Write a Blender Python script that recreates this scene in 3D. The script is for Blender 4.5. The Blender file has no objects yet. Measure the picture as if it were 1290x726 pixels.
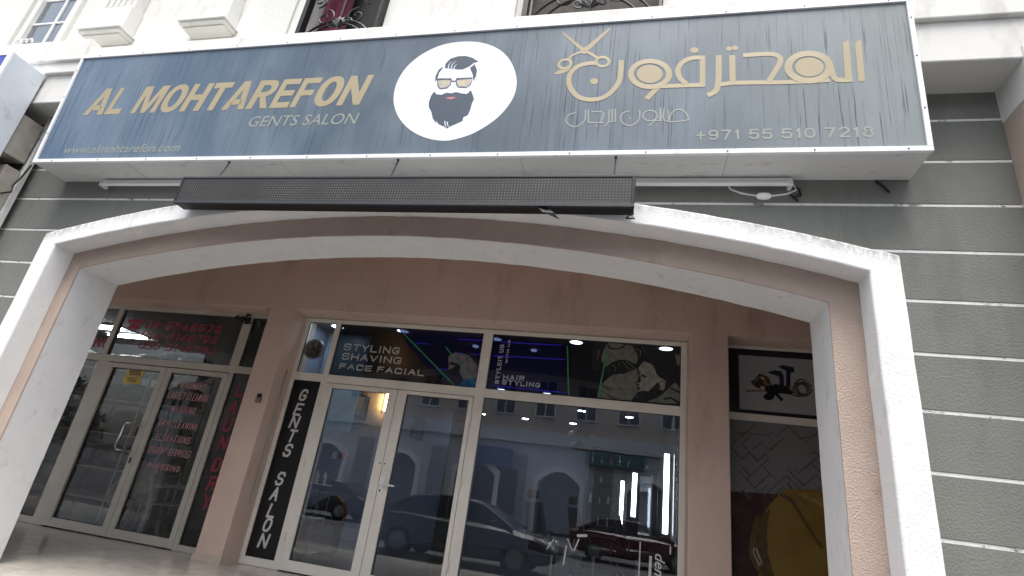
import bpy, math, random, colorsys
from mathutils import Vector, Matrix
random.seed(7)
PI = math.pi
sc = bpy.context.scene
COL = sc.collection

# ------------------------------------------------------------------ camera
CAM = dict(f=687.2766, pitch=0.3744, roll=0.1402, yaw=-0.2547, cz=1.0093)
cp_, sp_ = math.cos(CAM['pitch']), math.sin(CAM['pitch'])
cy_, sy_ = math.cos(CAM['yaw']), math.sin(CAM['yaw'])
cr_, sr_ = math.cos(CAM['roll']), math.sin(CAM['roll'])
def _dir(r, up, f):
    d = f*cp_ - up*sp_; z = f*sp_ + up*cp_
    return Vector((r*cy_ + d*sy_, -r*sy_ + d*cy_, z))
cam_d = bpy.data.cameras.new('camera'); cam = bpy.data.objects.new('camera', cam_d); COL.objects.link(cam)
cam_d.sensor_width = 36; cam_d.lens = CAM['f']/1290*36; cam_d.clip_start = 0.05; cam_d.clip_end = 2000
Rv = _dir(cr_, sr_, 0); Uv = _dir(-sr_, cr_, 0); Fv = _dir(0, 0, 1)
m = Matrix((Rv, Uv, -Fv)).transposed().to_4x4(); m.translation = Vector((0, 0, CAM['cz']))
cam.matrix_world = m
sc.camera = cam

# ------------------------------------------------------------------ world and sun
SUN_EL, SUN_AZ = math.radians(69), math.radians(168)      # veiled sun high in front of the shops
w = bpy.data.worlds.new('World'); sc.world = w; w.use_nodes = True
nt = w.node_tree; nt.nodes.clear()
sky = nt.nodes.new('ShaderNodeTexSky'); sky.sky_type = 'NISHITA'; sky.sun_disc = False
sky.sun_elevation = SUN_EL; sky.sun_rotation = SUN_AZ; sky.dust_density = 4.0; sky.air_density = 1.0
sky.ozone_density = 1.0
bg = nt.nodes.new('ShaderNodeBackground'); bg.inputs['Strength'].default_value = 0.15
wo = nt.nodes.new('ShaderNodeOutputWorld')
hs = nt.nodes.new('ShaderNodeHueSaturation'); hs.inputs['Saturation'].default_value = .42   # veiled sky, paler than clear blue
nt.links.new(sky.outputs[0], hs.inputs['Color']); nt.links.new(hs.outputs[0], bg.inputs[0]); nt.links.new(bg.outputs[0], wo.inputs[0])
sl = bpy.data.lights.new('sun', 'SUN'); sl.energy = 1.5; sl.angle = math.radians(38); sl.color = (1, .97, .93)
so = bpy.data.objects.new('sun', sl); COL.objects.link(so)
sd = Vector((math.sin(SUN_AZ)*math.cos(SUN_EL), math.cos(SUN_AZ)*math.cos(SUN_EL), math.sin(SUN_EL)))
so.rotation_euler = sd.to_track_quat('Z', 'Y').to_euler(); so.location = (0, -30, 40)
sc.view_settings.view_transform = 'Standard'; sc.view_settings.look = 'None'
sc.view_settings.exposure = 1.15; sc.view_settings.gamma = 1.0
sc.cycles.max_bounces = 10; sc.cycles.transparent_max_bounces = 16
sc.cycles.sample_clamp_indirect = 4.0

# ------------------------------------------------------------------ measured planes of the place (metres)
A0, A1, A2 = 3.494, 3.693, 4.114          # arch: front face, peach band, back
G, F, W = 3.849, 6.109, 5.793             # grey wall, shop fronts, arcade wall
S0, LEAN = 3.505, 0.0434                   # sign front at its foot, lean per metre
SX0, SX1, SZ0, SZ1 = -6.03, 1.84, 3.558, 4.893
STREET = -0.42
CEIL = 2.96                                # shop ceilings

def ray(u, v):
    a = u - 645; b = 363 - v
    return _dir(a*cr_ - b*sr_, a*sr_ + b*cr_, CAM['f'])
def at(u, v, Y=None, X=None, Z=None):      # point of the place seen at a photo pixel, on a known plane
    d = ray(u, v); c = Vector((0, 0, CAM['cz']))
    t = Y/d.y if Y is not None else X/d.x if X is not None else (Z-CAM['cz'])/d.z
    return c + d*t
def at_sign(u, v, off=0.0):                # on the leaning sign face
    d = ray(u, v); c = Vector((0, 0, CAM['cz']))
    k = S0 - off + LEAN*SZ0
    t = (k - LEAN*c.z)/(d.y + LEAN*d.z)
    return c + d*t
def mir(u, v, Yr):                         # what a shop window mirrors: real point at Y = Yr
    p = at(u, v, Y=2*F - Yr); return Vector((p.x, Yr, p.z))

# ------------------------------------------------------------------ materials
def lin(c):
    def f(x):
        x /= 255.0
        return x/12.92 if x <= .04045 else ((x+.055)/1.055)**2.4
    return (f(c[0]), f(c[1]), f(c[2]), 1)
def newmat(name):
    m = bpy.data.materials.new(name); m.use_nodes = True
    n = m.node_tree.nodes; b = n['Principled BSDF']
    return m, m.node_tree, b
def N(nt, t, **kw):
    n = nt.nodes.new(t)
    for k, v in kw.items(): setattr(n, k, v)
    return n
def coords(nt, scale=(1, 1, 1), kind='Object'):
    tc = N(nt, 'ShaderNodeNewGeometry') if kind == 'World' else N(nt, 'ShaderNodeTexCoord')
    mp = N(nt, 'ShaderNodeMapping'); mp.inputs['Scale'].default_value = scale
    nt.links.new(tc.outputs['Position' if kind == 'World' else kind], mp.inputs['Vector'])
    return mp.outputs['Vector']
def noise(nt, vec, scale, detail=4, rough=.55):
    n = N(nt, 'ShaderNodeTexNoise'); n.inputs['Scale'].default_value = scale
    n.inputs['Detail'].default_value = detail; n.inputs['Roughness'].default_value = rough
    nt.links.new(vec, n.inputs['Vector']); return n.outputs['Fac']
def ramp(nt, fac, stops):
    r = N(nt, 'ShaderNodeValToRGB'); e = r.color_ramp.elements
    e[0].position, e[0].color = stops[0]; e[1].position, e[1].color = stops[1]
    for p, c in stops[2:]:
        x = e.new(p); x.color = c
    nt.links.new(fac, r.inputs[0]); return r.outputs[0]
def mixc(nt, fac, a, b, mode='MIX'):
    mx = N(nt, 'ShaderNodeMix', data_type='RGBA', blend_type=mode)
    if isinstance(fac, (int, float)): mx.inputs[0].default_value = fac
    else: nt.links.new(fac, mx.inputs[0])
    for i, v in ((6, a), (7, b)):
        if isinstance(v, tuple): mx.inputs[i].default_value = v
        else: nt.links.new(v, mx.inputs[i])
    return mx.outputs[2]
def sc4(c, k): return (min(c[0]*k, 1), min(c[1]*k, 1), min(c[2]*k, 1), 1)
def math_(nt, op, a, b=None):
    n = N(nt, 'ShaderNodeMath', operation=op)
    for i, v in enumerate((a, b)):
        if v is None: continue
        if isinstance(v, (int, float)): n.inputs[i].default_value = v
        else: nt.links.new(v, n.inputs[i])
    return n.outputs[0]
def bump(nt, b, h, strength, dist=.01, prev=None):
    n = N(nt, 'ShaderNodeBump'); n.inputs['Strength'].default_value = strength
    n.inputs['Distance'].default_value = dist; nt.links.new(h, n.inputs['Height'])
    if prev: nt.links.new(prev, n.inputs['Normal'])
    nt.links.new(n.outputs[0], b.inputs['Normal']); return n.outputs[0]
def mat(name, rgb, rough=.7, var=.12, vs=2.0, bs=0, bst=.3, bd=.01, metal=0, spec=.5, dirt=None, coat=0, arch_grime=False, tone=0):
    m, nt, b = newmat(name); c = lin(rgb); v = coords(nt, kind='World')
    col = c
    if var:
        f = noise(nt, v, vs, 6, .6)
        col = ramp(nt, f, [(.3, sc4(c, 1-var)), (.7, sc4(c, 1+var*.6))])
    if dirt:                                    # (rgb, low, high, scale, stretch)
        dv = coords(nt, dirt[4], 'World')
        dn = ramp(nt, noise(nt, dv, dirt[3], 8, .65), [(dirt[1], (0, 0, 0, 1)), (dirt[2], (1, 1, 1, 1))])
        col = mixc(nt, dn, col, lin(dirt[0]))
    if tone:                                     # each piece a little lighter or darker than the next
        oi = N(nt, 'ShaderNodeObjectInfo'); tr_ = ramp(nt, oi.outputs['Random'], [(0, (1-tone, 1-tone, 1-tone, 1)), (1, (1, 1, 1, 1))])
        col = mixc(nt, 1.0, col, tr_, 'MULTIPLY')
    if arch_grime:                               # soot that settles along the upper edge of the arch
        sx = N(nt, 'ShaderNodeSeparateXYZ'); nt.links.new(v, sx.inputs[0])
        q = math_(nt, 'DIVIDE', math_(nt, 'ADD', sx.outputs['X'], 1.9244), 3.48); q = math_(nt, 'MULTIPLY', q, q)
        top = math_(nt, 'SUBTRACT', 3.2756, math_(nt, 'MULTIPLY', q, .5075))
        d = math_(nt, 'SUBTRACT', top, sx.outputs['Z'])
        e = ramp(nt, d, [(0.0, (1, 1, 1, 1)), (.10, (0, 0, 0, 1))])
        g2 = ramp(nt, noise(nt, coords(nt, (1, 1, .5), 'World'), 26, 8, .75), [(.36, (0, 0, 0, 1)), (.62, (1, 1, 1, 1))])
        g3 = ramp(nt, noise(nt, coords(nt, (1, 1, 1), 'World'), 1.6, 3), [(.35, (.25, .25, .25, 1)), (.6, (1, 1, 1, 1))])
        k_ = math_(nt, 'MULTIPLY', math_(nt, 'MULTIPLY', e, g2), math_(nt, 'MULTIPLY', g3, .85))
        col = mixc(nt, k_, col, lin((104, 99, 88)))
    if isinstance(col, tuple): b.inputs['Base Color'].default_value = col
    else: nt.links.new(col, b.inputs['Base Color'])
    b.inputs['Roughness'].default_value = rough; b.inputs['Metallic'].default_value = metal
    b.inputs['Specular IOR Level'].default_value = spec; b.inputs['Coat Weight'].default_value = coat
    if bs:
        bump(nt, b, noise(nt, v, bs, 5, .6), bst, bd)
    return m
def emis(name, rgb, s):
    m, nt, b = newmat(name); b.inputs['Base Color'].default_value = lin(rgb)
    b.inputs['Emission Color'].default_value = lin(rgb); b.inputs['Emission Strength'].default_value = s
    return m

# stucco
M = {}
M['white_stucco'] = mat('white_stucco', (228, 228, 227), .9, .05, 5, 80, .38, .012, dirt=((176, 173, 164), .60, .86, 5, (1, 1, .5)), arch_grime=True)
M['white_reveal'] = mat('white_reveal', (220, 220, 220), .9, .05, 4, 110, .35, .01, dirt=((176, 174, 168), .57, .85, 12, (1, 1, .6)))
M['white_upper'] = mat('white_upper', (216, 215, 210), .85, .05, 2, 140, .3, .01, dirt=((178, 175, 166), .56, .82, 4, (1, 1, .3)))
M['grey_stucco'] = mat('grey_stucco', (124, 126, 120), .93, .10, 2.2, 66, .5, .015, dirt=((104, 105, 99), .52, .8, 3.2, (1, 1, .22)), tone=.10)
M['joint_white'] = mat('joint_white', (222, 223, 220), .9, .1, 30, 90, .4, .01, dirt=((130, 131, 126), .58, .66, 9, (1, 1, 1)))
M['peach'] = mat('peach', (188, 169, 156), .9, .08, 4, 85, .7, .02, dirt=((150, 124, 108), .6, .85, 5, (1, 1, .5)))
M['peach_in'] = mat('peach_in', (200, 176, 163), .9, .09, 1.1, 90, .4, .012, dirt=((158, 132, 118), .55, .8, 2.2, (1, 1, .3)))
M['skirting'] = mat('skirting', (188, 172, 158), .5, .08, 8, 60, .1)
M['alu'] = mat('white_aluminium', (222, 216, 206), .42, .06, 6, 300, .05, dirt=((176, 168, 154), .62, .85, 18, (1, 1, .5)))
M['alu_grey'] = mat('aged_aluminium', (190, 185, 174), .45, .08, 6, 300, .05, dirt=((150, 143, 130), .60, .85, 18, (1, 1, .5)))
M['gasket'] = mat('black_gasket', (22, 22, 24), .6, 0)
M['sheet_white'] = mat('white_sheet', (214, 214, 212), .5, .05, 3, 20, .05, dirt=((140, 136, 126), .57, .85, 4, (1, 3, 3)))
M['trim_white'] = mat('white_trim', (232, 233, 234), .35, .04, 5, dirt=((150, 148, 142), .62, .8, 15, (1, 1, 1)))
M['screw'] = mat('dark_screw', (60, 58, 55), .5, 0, metal=.6)
M['plastic_white'] = mat('white_plastic', (228, 228, 226), .4, .03)
M['black_metal'] = mat('black_metal', (26, 27, 30), .45, .15, 12, metal=.3)
M['chrome'] = mat('brushed_chrome', (205, 205, 205), .22, .05, 40, metal=1)
M['steel'] = mat('dull_steel', (150, 150, 148), .4, .1, 8, metal=.8)
M['cable_black'] = mat('black_cable', (18, 18, 18), .6, 0)
M['cable_white'] = mat('white_cable', (200, 200, 196), .5, 0)
M['gold'] = mat('gold_vinyl', (164, 151, 120), .5, .06, 3)
M['pale_gold'] = mat('pale_vinyl', (146, 150, 140), .5, .08, 3)
M['logo_white'] = mat('logo_white', (232, 234, 244), .4, .03, 3)
M['logo_dark'] = mat('logo_dark', (62, 76, 90), .5, .1, 5)
M['logo_lens'] = mat('logo_lens', (190, 180, 158), .5, .25, 22)
M['logo_pink'] = mat('logo_pink', (196, 120, 130), .5, 0)
M['red_vinyl'] = mat('red_vinyl', (164, 54, 70), .5, .15, 20)
M['faded_red'] = mat('faded_red_vinyl', (136, 50, 66), .5, .2, 20)
M['pink_vinyl'] = mat('pink_vinyl', (184, 132, 138), .5, .2, 20)
M['yellow_sticker'] = mat('yellow_sticker', (214, 176, 72), .5, .06, 20)
M['print_dark'] = mat('print_dark', (40, 36, 30), .5, 0)
M['print_black'] = mat('print_black', (8, 9, 12), .35, .1, 4)
M['letter_silver'] = mat('letter_silver', (196, 196, 194), .4, .08, 30)
M['ceiling_white'] = mat('ceiling_white', (196, 204, 214), .8, .04)
M['wall_blue'] = mat('salon_wall', (136, 146, 172), .7, .04)
M['interior_floor'] = mat('interior_floor', (92, 92, 94), .25, .1, 3)
M['dark_leather'] = mat('dark_leather', (20, 21, 25), .4, .2, 8, 30, .1)
M['dark_tile'] = mat('dark_tile', (38, 42, 44), .4, .4, 6, 18, .3)
M['asphalt'] = mat('street_paving', (92, 93, 97), .85, .5, 2.6, 40, .3, dirt=((60, 60, 62), .5, .62, 1.3, (1, 1, 1)))
M['kerb'] = mat('kerb_stone', (160, 157, 150), .85, .1, 3, 50, .3)

def grime_top(name):      # stucco with black weathering specks that collect along the upper edge of the arch
    m = M[name]; return m

# sign face: blue vinyl with thin drip stains
def sign_face():
    m, nt, b = newmat('sign_vinyl')
    g = coords(nt, kind='World')
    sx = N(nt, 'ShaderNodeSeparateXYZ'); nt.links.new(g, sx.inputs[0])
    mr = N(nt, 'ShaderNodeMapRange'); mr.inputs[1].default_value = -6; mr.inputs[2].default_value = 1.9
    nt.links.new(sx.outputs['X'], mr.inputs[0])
    base = ramp(nt, mr.outputs[0], [(0, lin((76, 101, 126))), (1, lin((124, 131, 128))), (.45, lin((76, 90, 102))), (.8, lin((94, 106, 115)))])  # sky reflection painted into the blue, paler and greyer towards the right
    # dust
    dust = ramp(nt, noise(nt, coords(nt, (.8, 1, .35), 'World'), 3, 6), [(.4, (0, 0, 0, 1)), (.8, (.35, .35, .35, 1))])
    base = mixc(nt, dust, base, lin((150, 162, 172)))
    warp = N(nt, 'ShaderNodeMapping'); warp.inputs['Scale'].default_value = (1, 0, .022)
    nt.links.new(g, warp.inputs['Vector'])
    s1 = noise(nt, warp.outputs[0], 64, 2, .5)
    st = ramp(nt, s1, [(.60, (0, 0, 0, 1)), (.65, (1, 1, 1, 1))])
    warp2 = N(nt, 'ShaderNodeMapping'); warp2.inputs['Scale'].default_value = (1, 0, .012)
    nt.links.new(g, warp2.inputs['Vector'])
    s2 = ramp(nt, noise(nt, warp2.outputs[0], 26, 5, .75), [(.55, (0, 0, 0, 1)), (.68, (1, 1, 1, 1))])
    # streaks gather in places
    patch = ramp(nt, noise(nt, coords(nt, (1, 1, .25), 'World'), 1.1, 3), [(.36, (.12, .12, .12, 1)), (.60, (1, 1, 1, 1))])
    f = math_(nt, 'MULTIPLY', st, patch); f = math_(nt, 'MULTIPLY', f, .78)
    f2 = math_(nt, 'MULTIPLY', math_(nt, 'MULTIPLY', s2, patch), .6)
    f3 = math_(nt, 'MAXIMUM', f, f2)
    col = mixc(nt, f3, base, lin((30, 42, 56)))
    spk = ramp(nt, noise(nt, g, 90, 2), [(.70, (0, 0, 0, 1)), (.74, (.6, .6, .6, 1))])
    col = mixc(nt, spk, col, lin((40, 50, 62)))
    nt.links.new(col, b.inputs['Base Color'])
    b.inputs['Roughness'].default_value = .38; b.inputs['Specular IOR Level'].default_value = .4
    return m
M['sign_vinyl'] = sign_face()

def led_face():
    m, nt, b = newmat('led_matrix')
    g = coords(nt, kind='World'); sx = N(nt, 'ShaderNodeSeparateXYZ'); nt.links.new(g, sx.inputs[0])
    p = 0.0225
    def cell(o):
        a = math_(nt, 'MULTIPLY', o, 1/p); a = math_(nt, 'FRACT', a); a = math_(nt, 'SUBTRACT', a, .5); return math_(nt, 'ABSOLUTE', a)
    a = cell(sx.outputs['X']); c = cell(sx.outputs['Z'])
    d = math_(nt, 'MAXIMUM', a, c)
    r = ramp(nt, d, [(.20, (1, 1, 1, 1)), (.30, (0, 0, 0, 1))])
    big = ramp(nt, noise(nt, g, 3, 3), [(.3, lin((58, 56, 53))), (.7, lin((90, 87, 82)))])
    col = mixc(nt, r, lin((22, 22, 24)), big)
    nt.links.new(col, b.inputs['Base Color']); b.inputs['Roughness'].default_value = .6
    return m
M['led_matrix'] = led_face()

def glass(name, tint=(1, 1, 1, 1), refl=2.0, film=None, film_amt=0.0):
    m, nt, b = newmat(name); nt.nodes.remove(b)
    out = [n for n in nt.nodes if n.type == 'OUTPUT_MATERIAL'][0]
    tr = N(nt, 'ShaderNodeBsdfTransparent'); tr.inputs[0].default_value = tint
    gl = N(nt, 'ShaderNodeBsdfGlossy'); gl.inputs['Roughness'].default_value = 0.0
    gl.inputs['Color'].default_value = (.95, .98, 1, 1)
    bp = N(nt, 'ShaderNodeBump'); bp.inputs['Strength'].default_value = .12; bp.inputs['Distance'].default_value = .004
    nt.links.new(noise(nt, coords(nt, kind='World'), 1.7, 2), bp.inputs['Height']); nt.links.new(bp.outputs[0], gl.inputs['Normal'])
    fr = N(nt, 'ShaderNodeFresnel'); fr.inputs['IOR'].default_value = 1.5
    k = math_(nt, 'MULTIPLY', fr.outputs[0], refl); k = math_(nt, 'MINIMUM', k, 1.0)
    base = tr.outputs[0]
    if film:
        df = N(nt, 'ShaderNodeBsdfDiffuse'); df.inputs[0].default_value = lin(film)
        mx0 = N(nt, 'ShaderNodeMixShader'); mx0.inputs[0].default_value = film_amt
        if film_amt < .1:      # dust and wipe marks
            nt.links.new(ramp(nt, noise(nt, coords(nt, (1, 1, .5), 'World'), 4, 6, .7), [(.4, (film_amt*.4,)*3+(1,)), (.75, (film_amt*3.5,)*3+(1,))]), mx0.inputs[0])
        nt.links.new(tr.outputs[0], mx0.inputs[1]); nt.links.new(df.outputs[0], mx0.inputs[2]); base = mx0.outputs[0]
    mx = N(nt, 'ShaderNodeMixShader'); nt.links.new(k, mx.inputs[0])
    nt.links.new(base, mx.inputs[1]); nt.links.new(gl.outputs[0], mx.inputs[2])
    nt.links.new(mx.outputs[0], out.inputs[0]); return m
M['glass'] = glass('clear_glass', (.78, .80, .82, 1), 3.2, (120, 120, 118), .015)
M['glass_film'] = glass('tinted_glass', (.80, .83, .83, 1), 1.2, (170, 170, 168), .06)
M['glass_upper'] = glass('upper_glass', (.5, .55, .6, 1), 2.2, (110, 125, 140), .35)
M['poster_film'] = glass('poster_film', (.5, .5, .52, 1), .7, (16, 18, 24), .82)
def tiles(name, c1, c2, rough, size=None):
    m, nt, b = newmat(name); g = coords(nt, kind='World')
    inf = N(nt, 'ShaderNodeObjectInfo')
    v = N(nt, 'ShaderNodeVectorMath', operation='ADD'); nt.links.new(g, v.inputs[0])
    rnd = N(nt, 'ShaderNodeCombineXYZ'); k = math_(nt, 'MULTIPLY', inf.outputs['Random'], 40)
    nt.links.new(k, rnd.inputs[0]); nt.links.new(k, rnd.inputs[1]); nt.links.new(rnd.outputs[0], v.inputs[1])
    n1 = noise(nt, v.outputs[0], 2.2, 8, .7)
    col = ramp(nt, n1, [(.3, lin(c1)), (.7, lin(c2))])
    vein = ramp(nt, noise(nt, v.outputs[0], 7, 8, .75), [(.47, (0, 0, 0, 1)), (.5, (.4, .4, .4, 1)), (.53, (0, 0, 0, 1))])
    col = mixc(nt, vein, col, lin((214, 208, 198)))
    nt.links.new(col, b.inputs['Base Color'])
    r = ramp(nt, noise(nt, v.outputs[0], 3, 4), [(.3, (rough*.7,)*3+(1,)), (.7, (rough*1.6,)*3+(1,))])
    nt.links.new(r, b.inputs['Roughness'])
    return m
M['marble'] = tiles('marble_tile', (164, 158, 148), (200, 194, 184), .14)
M['brick'] = mat('split_stone', (84, 84, 88), .75, .55, 9, 30, .6, .01)

# ------------------------------------------------------------------ mesh builder
class MB:
    def __init__(s): s.v = []; s.f = []; s.mi = []; s.cur = 0
    def add(s, vs, fs):
        n = len(s.v); s.v += [tuple(p) for p in vs]
        for f in fs: s.f.append(tuple(n+i for i in f)); s.mi.append(s.cur)
        return s
    def box(s, x0, x1, y0, y1, z0, z1):
        x0, x1 = min(x0, x1), max(x0, x1); y0, y1 = min(y0, y1), max(y0, y1); z0, z1 = min(z0, z1), max(z0, z1)
        vs = [(x0, y0, z0), (x1, y0, z0), (x1, y1, z0), (x0, y1, z0), (x0, y0, z1), (x1, y0, z1), (x1, y1, z1), (x0, y1, z1)]
        return s.add(vs, [(0, 3, 2, 1), (4, 5, 6, 7), (0, 1, 5, 4), (1, 2, 6, 5), (2, 3, 7, 6), (3, 0, 4, 7)])
    def strip(s, lo, hi, y0, y1):     # lo, hi: matching lists of (x, z); a slab between them from y0 to y1
        n = len(lo); vs = []
        for (a, b) in zip(lo, hi): vs += [(a[0], y0, a[1]), (b[0], y0, b[1]), (b[0], y1, b[1]), (a[0], y1, a[1])]
        fs = []
        for i in range(n-1):
            p = 4*i; q = p+4
            fs += [(p, q, q+1, p+1), (p+1, q+1, q+2, p+2), (p+2, q+2, q+3, p+3), (p+3, q+3, q, p)]
        fs += [(0, 1, 2, 3), (4*(n-1)+3, 4*(n-1)+2, 4*(n-1)+1, 4*(n-1))]
        return s.add(vs, fs)
    def prism(s, poly, y0, y1):       # convex or simple polygon of (x, z)
        n = len(poly); vs = [(x, y0, z) for x, z in poly] + [(x, y1, z) for x, z in poly]
        fs = [tuple(range(n)), tuple(range(2*n-1, n-1, -1))] + [(i, n+i, n+(i+1) % n, (i+1) % n) for i in range(n)]
        return s.add(vs, fs)
    def prism_y(s, poly, x0, x1):     # polygon of (y, z) extruded along x
        n = len(poly); vs = [(x0, y, z) for y, z in poly] + [(x1, y, z) for y, z in poly]
        fs = [tuple(range(n)), tuple(range(2*n-1, n-1, -1))] + [(i, n+i, n+(i+1) % n, (i+1) % n) for i in range(n)]
        return s.add(vs, fs)
    def tube(s, pts, r, n=8, caps=True):
        pts = [Vector(p) for p in pts]; k = len(pts); rs = r if isinstance(r, (list, tuple)) else [r]*k
        vs = []; up0 = None
        for i, p in enumerate(pts):
            t = (pts[min(i+1, k-1)] - pts[max(i-1, 0)]).normalized()
            a = t.orthogonal().normalized() if up0 is None else (up0 - t*up0.dot(t)).normalized()
            up0 = a; b = t.cross(a)
            for j in range(n):
                q = 2*PI*j/n; vs.append(p + (a*math.cos(q) + b*math.sin(q))*rs[i])
        fs = []
        for i in range(k-1):
            for j in range(n): fs.append((i*n+j, i*n+(j+1) % n, (i+1)*n+(j+1) % n, (i+1)*n+j))
        if caps: fs += [tuple(range(n))[::-1], tuple((k-1)*n+j for j in range(n))]
        return s.add(vs, fs)
    def lathe(s, prof, c, n=20, axis='Z'):   # prof: (r, h)
        vs = []; fs = []
        for r, h in prof:
            for j in range(n):
                q = 2*PI*j/n; a, b = r*math.cos(q), r*math.sin(q)
                o = (a, b, h) if axis == 'Z' else (a, h, b) if axis == 'Y' else (h, a, b)
                vs.append((c[0]+o[0], c[1]+o[1], c[2]+o[2]))
        for i in range(len(prof)-1):
            for j in range(n): fs.append((i*n+j, i*n+(j+1) % n, (i+1)*n+(j+1) % n, (i+1)*n+j))
        fs += [tuple(range(n))[::-1], tuple((len(prof)-1)*n+j for j in range(n))]
        return s.add(vs, fs)
ORG = {}
def finish(me, name, smooth):
    me.validate(); me.update()
    import bmesh
    b = bmesh.new(); b.from_mesh(me); bmesh.ops.recalc_face_normals(b, faces=b.faces); b.to_mesh(me); b.free()
    if smooth:
        me.shade_smooth() if hasattr(me, 'shade_smooth') else None
        try: me.set_sharp_from_angle(angle=math.radians(35))
        except Exception: pass
def obj(name, mb, mats, parent=None, smooth=False, bevel=0, local=False, label=None, kind=None, recalc=True):
    if not isinstance(mats, (list, tuple)): mats = [mats]
    vs = mb.v
    if parent is not None and not local:
        o0 = ORG.get(parent.name, Vector((0, 0, 0))); vs = [(p[0]-o0.x, p[1]-o0.y, p[2]-o0.z) for p in vs]
    loc = Vector((0, 0, 0))
    if parent is None and kind != 'structure' and not local:
        xs = [p[0] for p in vs]; ys = [p[1] for p in vs]; zs = [p[2] for p in vs]
        loc = Vector(((min(xs)+max(xs))/2, (min(ys)+max(ys))/2, min(zs)))
        vs = [(p[0]-loc.x, p[1]-loc.y, p[2]-loc.z) for p in vs]
    me = bpy.data.meshes.new(name); me.from_pydata([tuple(p) for p in vs], [], mb.f)
    for mm in mats: me.materials.append(mm)
    if len(mats) > 1: me.polygons.foreach_set('material_index', mb.mi)
    finish(me, name, smooth) if recalc else me.update()
    o = bpy.data.objects.new(name, me); COL.objects.link(o)
    if bevel:
        bv = o.modifiers.new('bevel', 'BEVEL'); bv.width = bevel; bv.segments = 2; bv.limit_method = 'ANGLE'
        bv.angle_limit = math.radians(40)
    if parent is not None:
        o.parent = parent; ORG[o.name] = ORG.get(parent.name, Vector((0, 0, 0)))
    else:
        o.location = loc; ORG[o.name] = loc
    if label: o['label'] = label
    if kind: o['kind'] = kind
    return o
def thing(name, label, cat, loc=(0, 0, 0), group=None, rz=0):
    o = bpy.data.objects.new(name, None); COL.objects.link(o); o.location = loc; o.rotation_euler[2] = rz
    o.empty_display_size = .1
    o['label'] = label; o['category'] = cat
    if group: o['group'] = group
    ORG[o.name] = Vector(loc); return o
def tag(o, label, cat, group=None):
    o['label'] = label; o['category'] = cat
    if group: o['group'] = group
    return o
def dup(root, loc, rz=0, label=None):
    def cp(o, par):
        c = o.copy(); COL.objects.link(c)
        if par: c.parent = par
        for ch in [q for q in list(COL.objects) if q.parent == o]: cp(ch, c)
        return c
    r = cp(root, None); r.location = loc; r.rotation_euler[2] = rz
    if label: r['label'] = label
    return r

# ---- flat print helpers: plane given by origin O, axes U (right), V (up), normal out Nn
class Plane:
    def __init__(s, fn, d): s.fn = fn; s.d = d         # fn(u, v, off) -> point
    def p(s, u, v, off): return s.fn(u, v, off)
PF = Plane(lambda u, v, off: at(u, v, Y=F+.031-off), 0)  # on the glass of the shop fronts
PS = Plane(lambda u, v, off: at_sign(u, v, off), 0)
def flat_poly(mb, pl, pts, off):
    P = [pl.p(u, v, off) for u, v in pts]
    # ear clipping through mathutils
    from mathutils.geometry import tessellate_polygon
    tri = tessellate_polygon([[Vector((q.x, q.z, 0)) for q in P]])
    mb.add(P, tri)
def flat_stroke(mb, pl, pts, wd, off, closed=False, zlim=None):
    P = [pl.p(u, v, off) for u, v in pts]; n = len(P)
    ws = wd if isinstance(wd, (list, tuple)) else [wd]*n
    L = []; R = []
    for i in range(n):
        a = P[(i-1) % n] if (closed or i > 0) else P[i]; b = P[(i+1) % n] if (closed or i < n-1) else P[i]
        t = Vector((b.x-a.x, 0, b.z-a.z)).normalized(); nn = Vector((-t.z, 0, t.x))
        k = 1.0
        if (closed or 0 < i < n-1):
            t1 = Vector((P[i].x-a.x, 0, P[i].z-a.z)).normalized(); k = 1/max(.5, abs(nn.dot(Vector((-t1.z, 0, t1.x)))))
        h = ws[i]*.5*k
        def lift(q):      # keep the point on the plane when moved sideways
            return Vector((q.x, P[i].y - (LEAN*(q.z-P[i].z) if getattr(pl, 'lean', False) else 0), q.z))
        L.append(lift(P[i]+nn*h)); R.append(lift(P[i]-nn*h))
    if zlim:
        for Q in (L, R):
            for i in range(n):
                z_ = min(max(Q[i].z, zlim[0]), zlim[1])
                if getattr(pl, 'lean', False): Q[i].y -= LEAN*(z_-Q[i].z)
                Q[i].z = z_
    vs = L+R; fs = []
    for i in range(n if closed else n-1):
        j = (i+1) % n; fs.append((i, j, n+j, n+i))
    mb.add(vs, fs)
class MetricPlane:                 # a plane addressed in metres (x, z); y comes from the plane itself
    def __init__(s, y=None, lean=False): s.y = y; s.lean = lean
    def p(s, x, z, off): return Vector((x, (S0-LEAN*(z-SZ0)-off) if s.lean else s.y-off, z))
def smooth_pts(pts, k=4, closed=False):
    n = len(pts); out = []
    rng = range(n) if closed else range(n-1)
    for i in rng:
        p0 = pts[(i-1) % n] if closed or i > 0 else pts[i]; p1 = pts[i]; p2 = pts[(i+1) % n]
        p3 = pts[(i+2) % n] if closed or i+2 < n else p2
        for j in range(k):
            t = j/k
            out.append(tuple(.5*((2*p1[c]) + (-p0[c]+p2[c])*t + (2*p0[c]-5*p1[c]+4*p2[c]-p3[c])*t*t + (-p0[c]+3*p1[c]-3*p2[c]+p3[c])*t**3) for c in (0, 1)))
    if not closed: out.append(pts[-1])
    return out
def ell(cx, cy, rx, ry, n=28, rot=0):
    c, s = math.cos(rot), math.sin(rot)
    return [(cx+rx*math.cos(2*PI*i/n)*c-ry*math.sin(2*PI*i/n)*s, cy+rx*math.cos(2*PI*i/n)*s+ry*math.sin(2*PI*i/n)*c) for i in range(n)]
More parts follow.
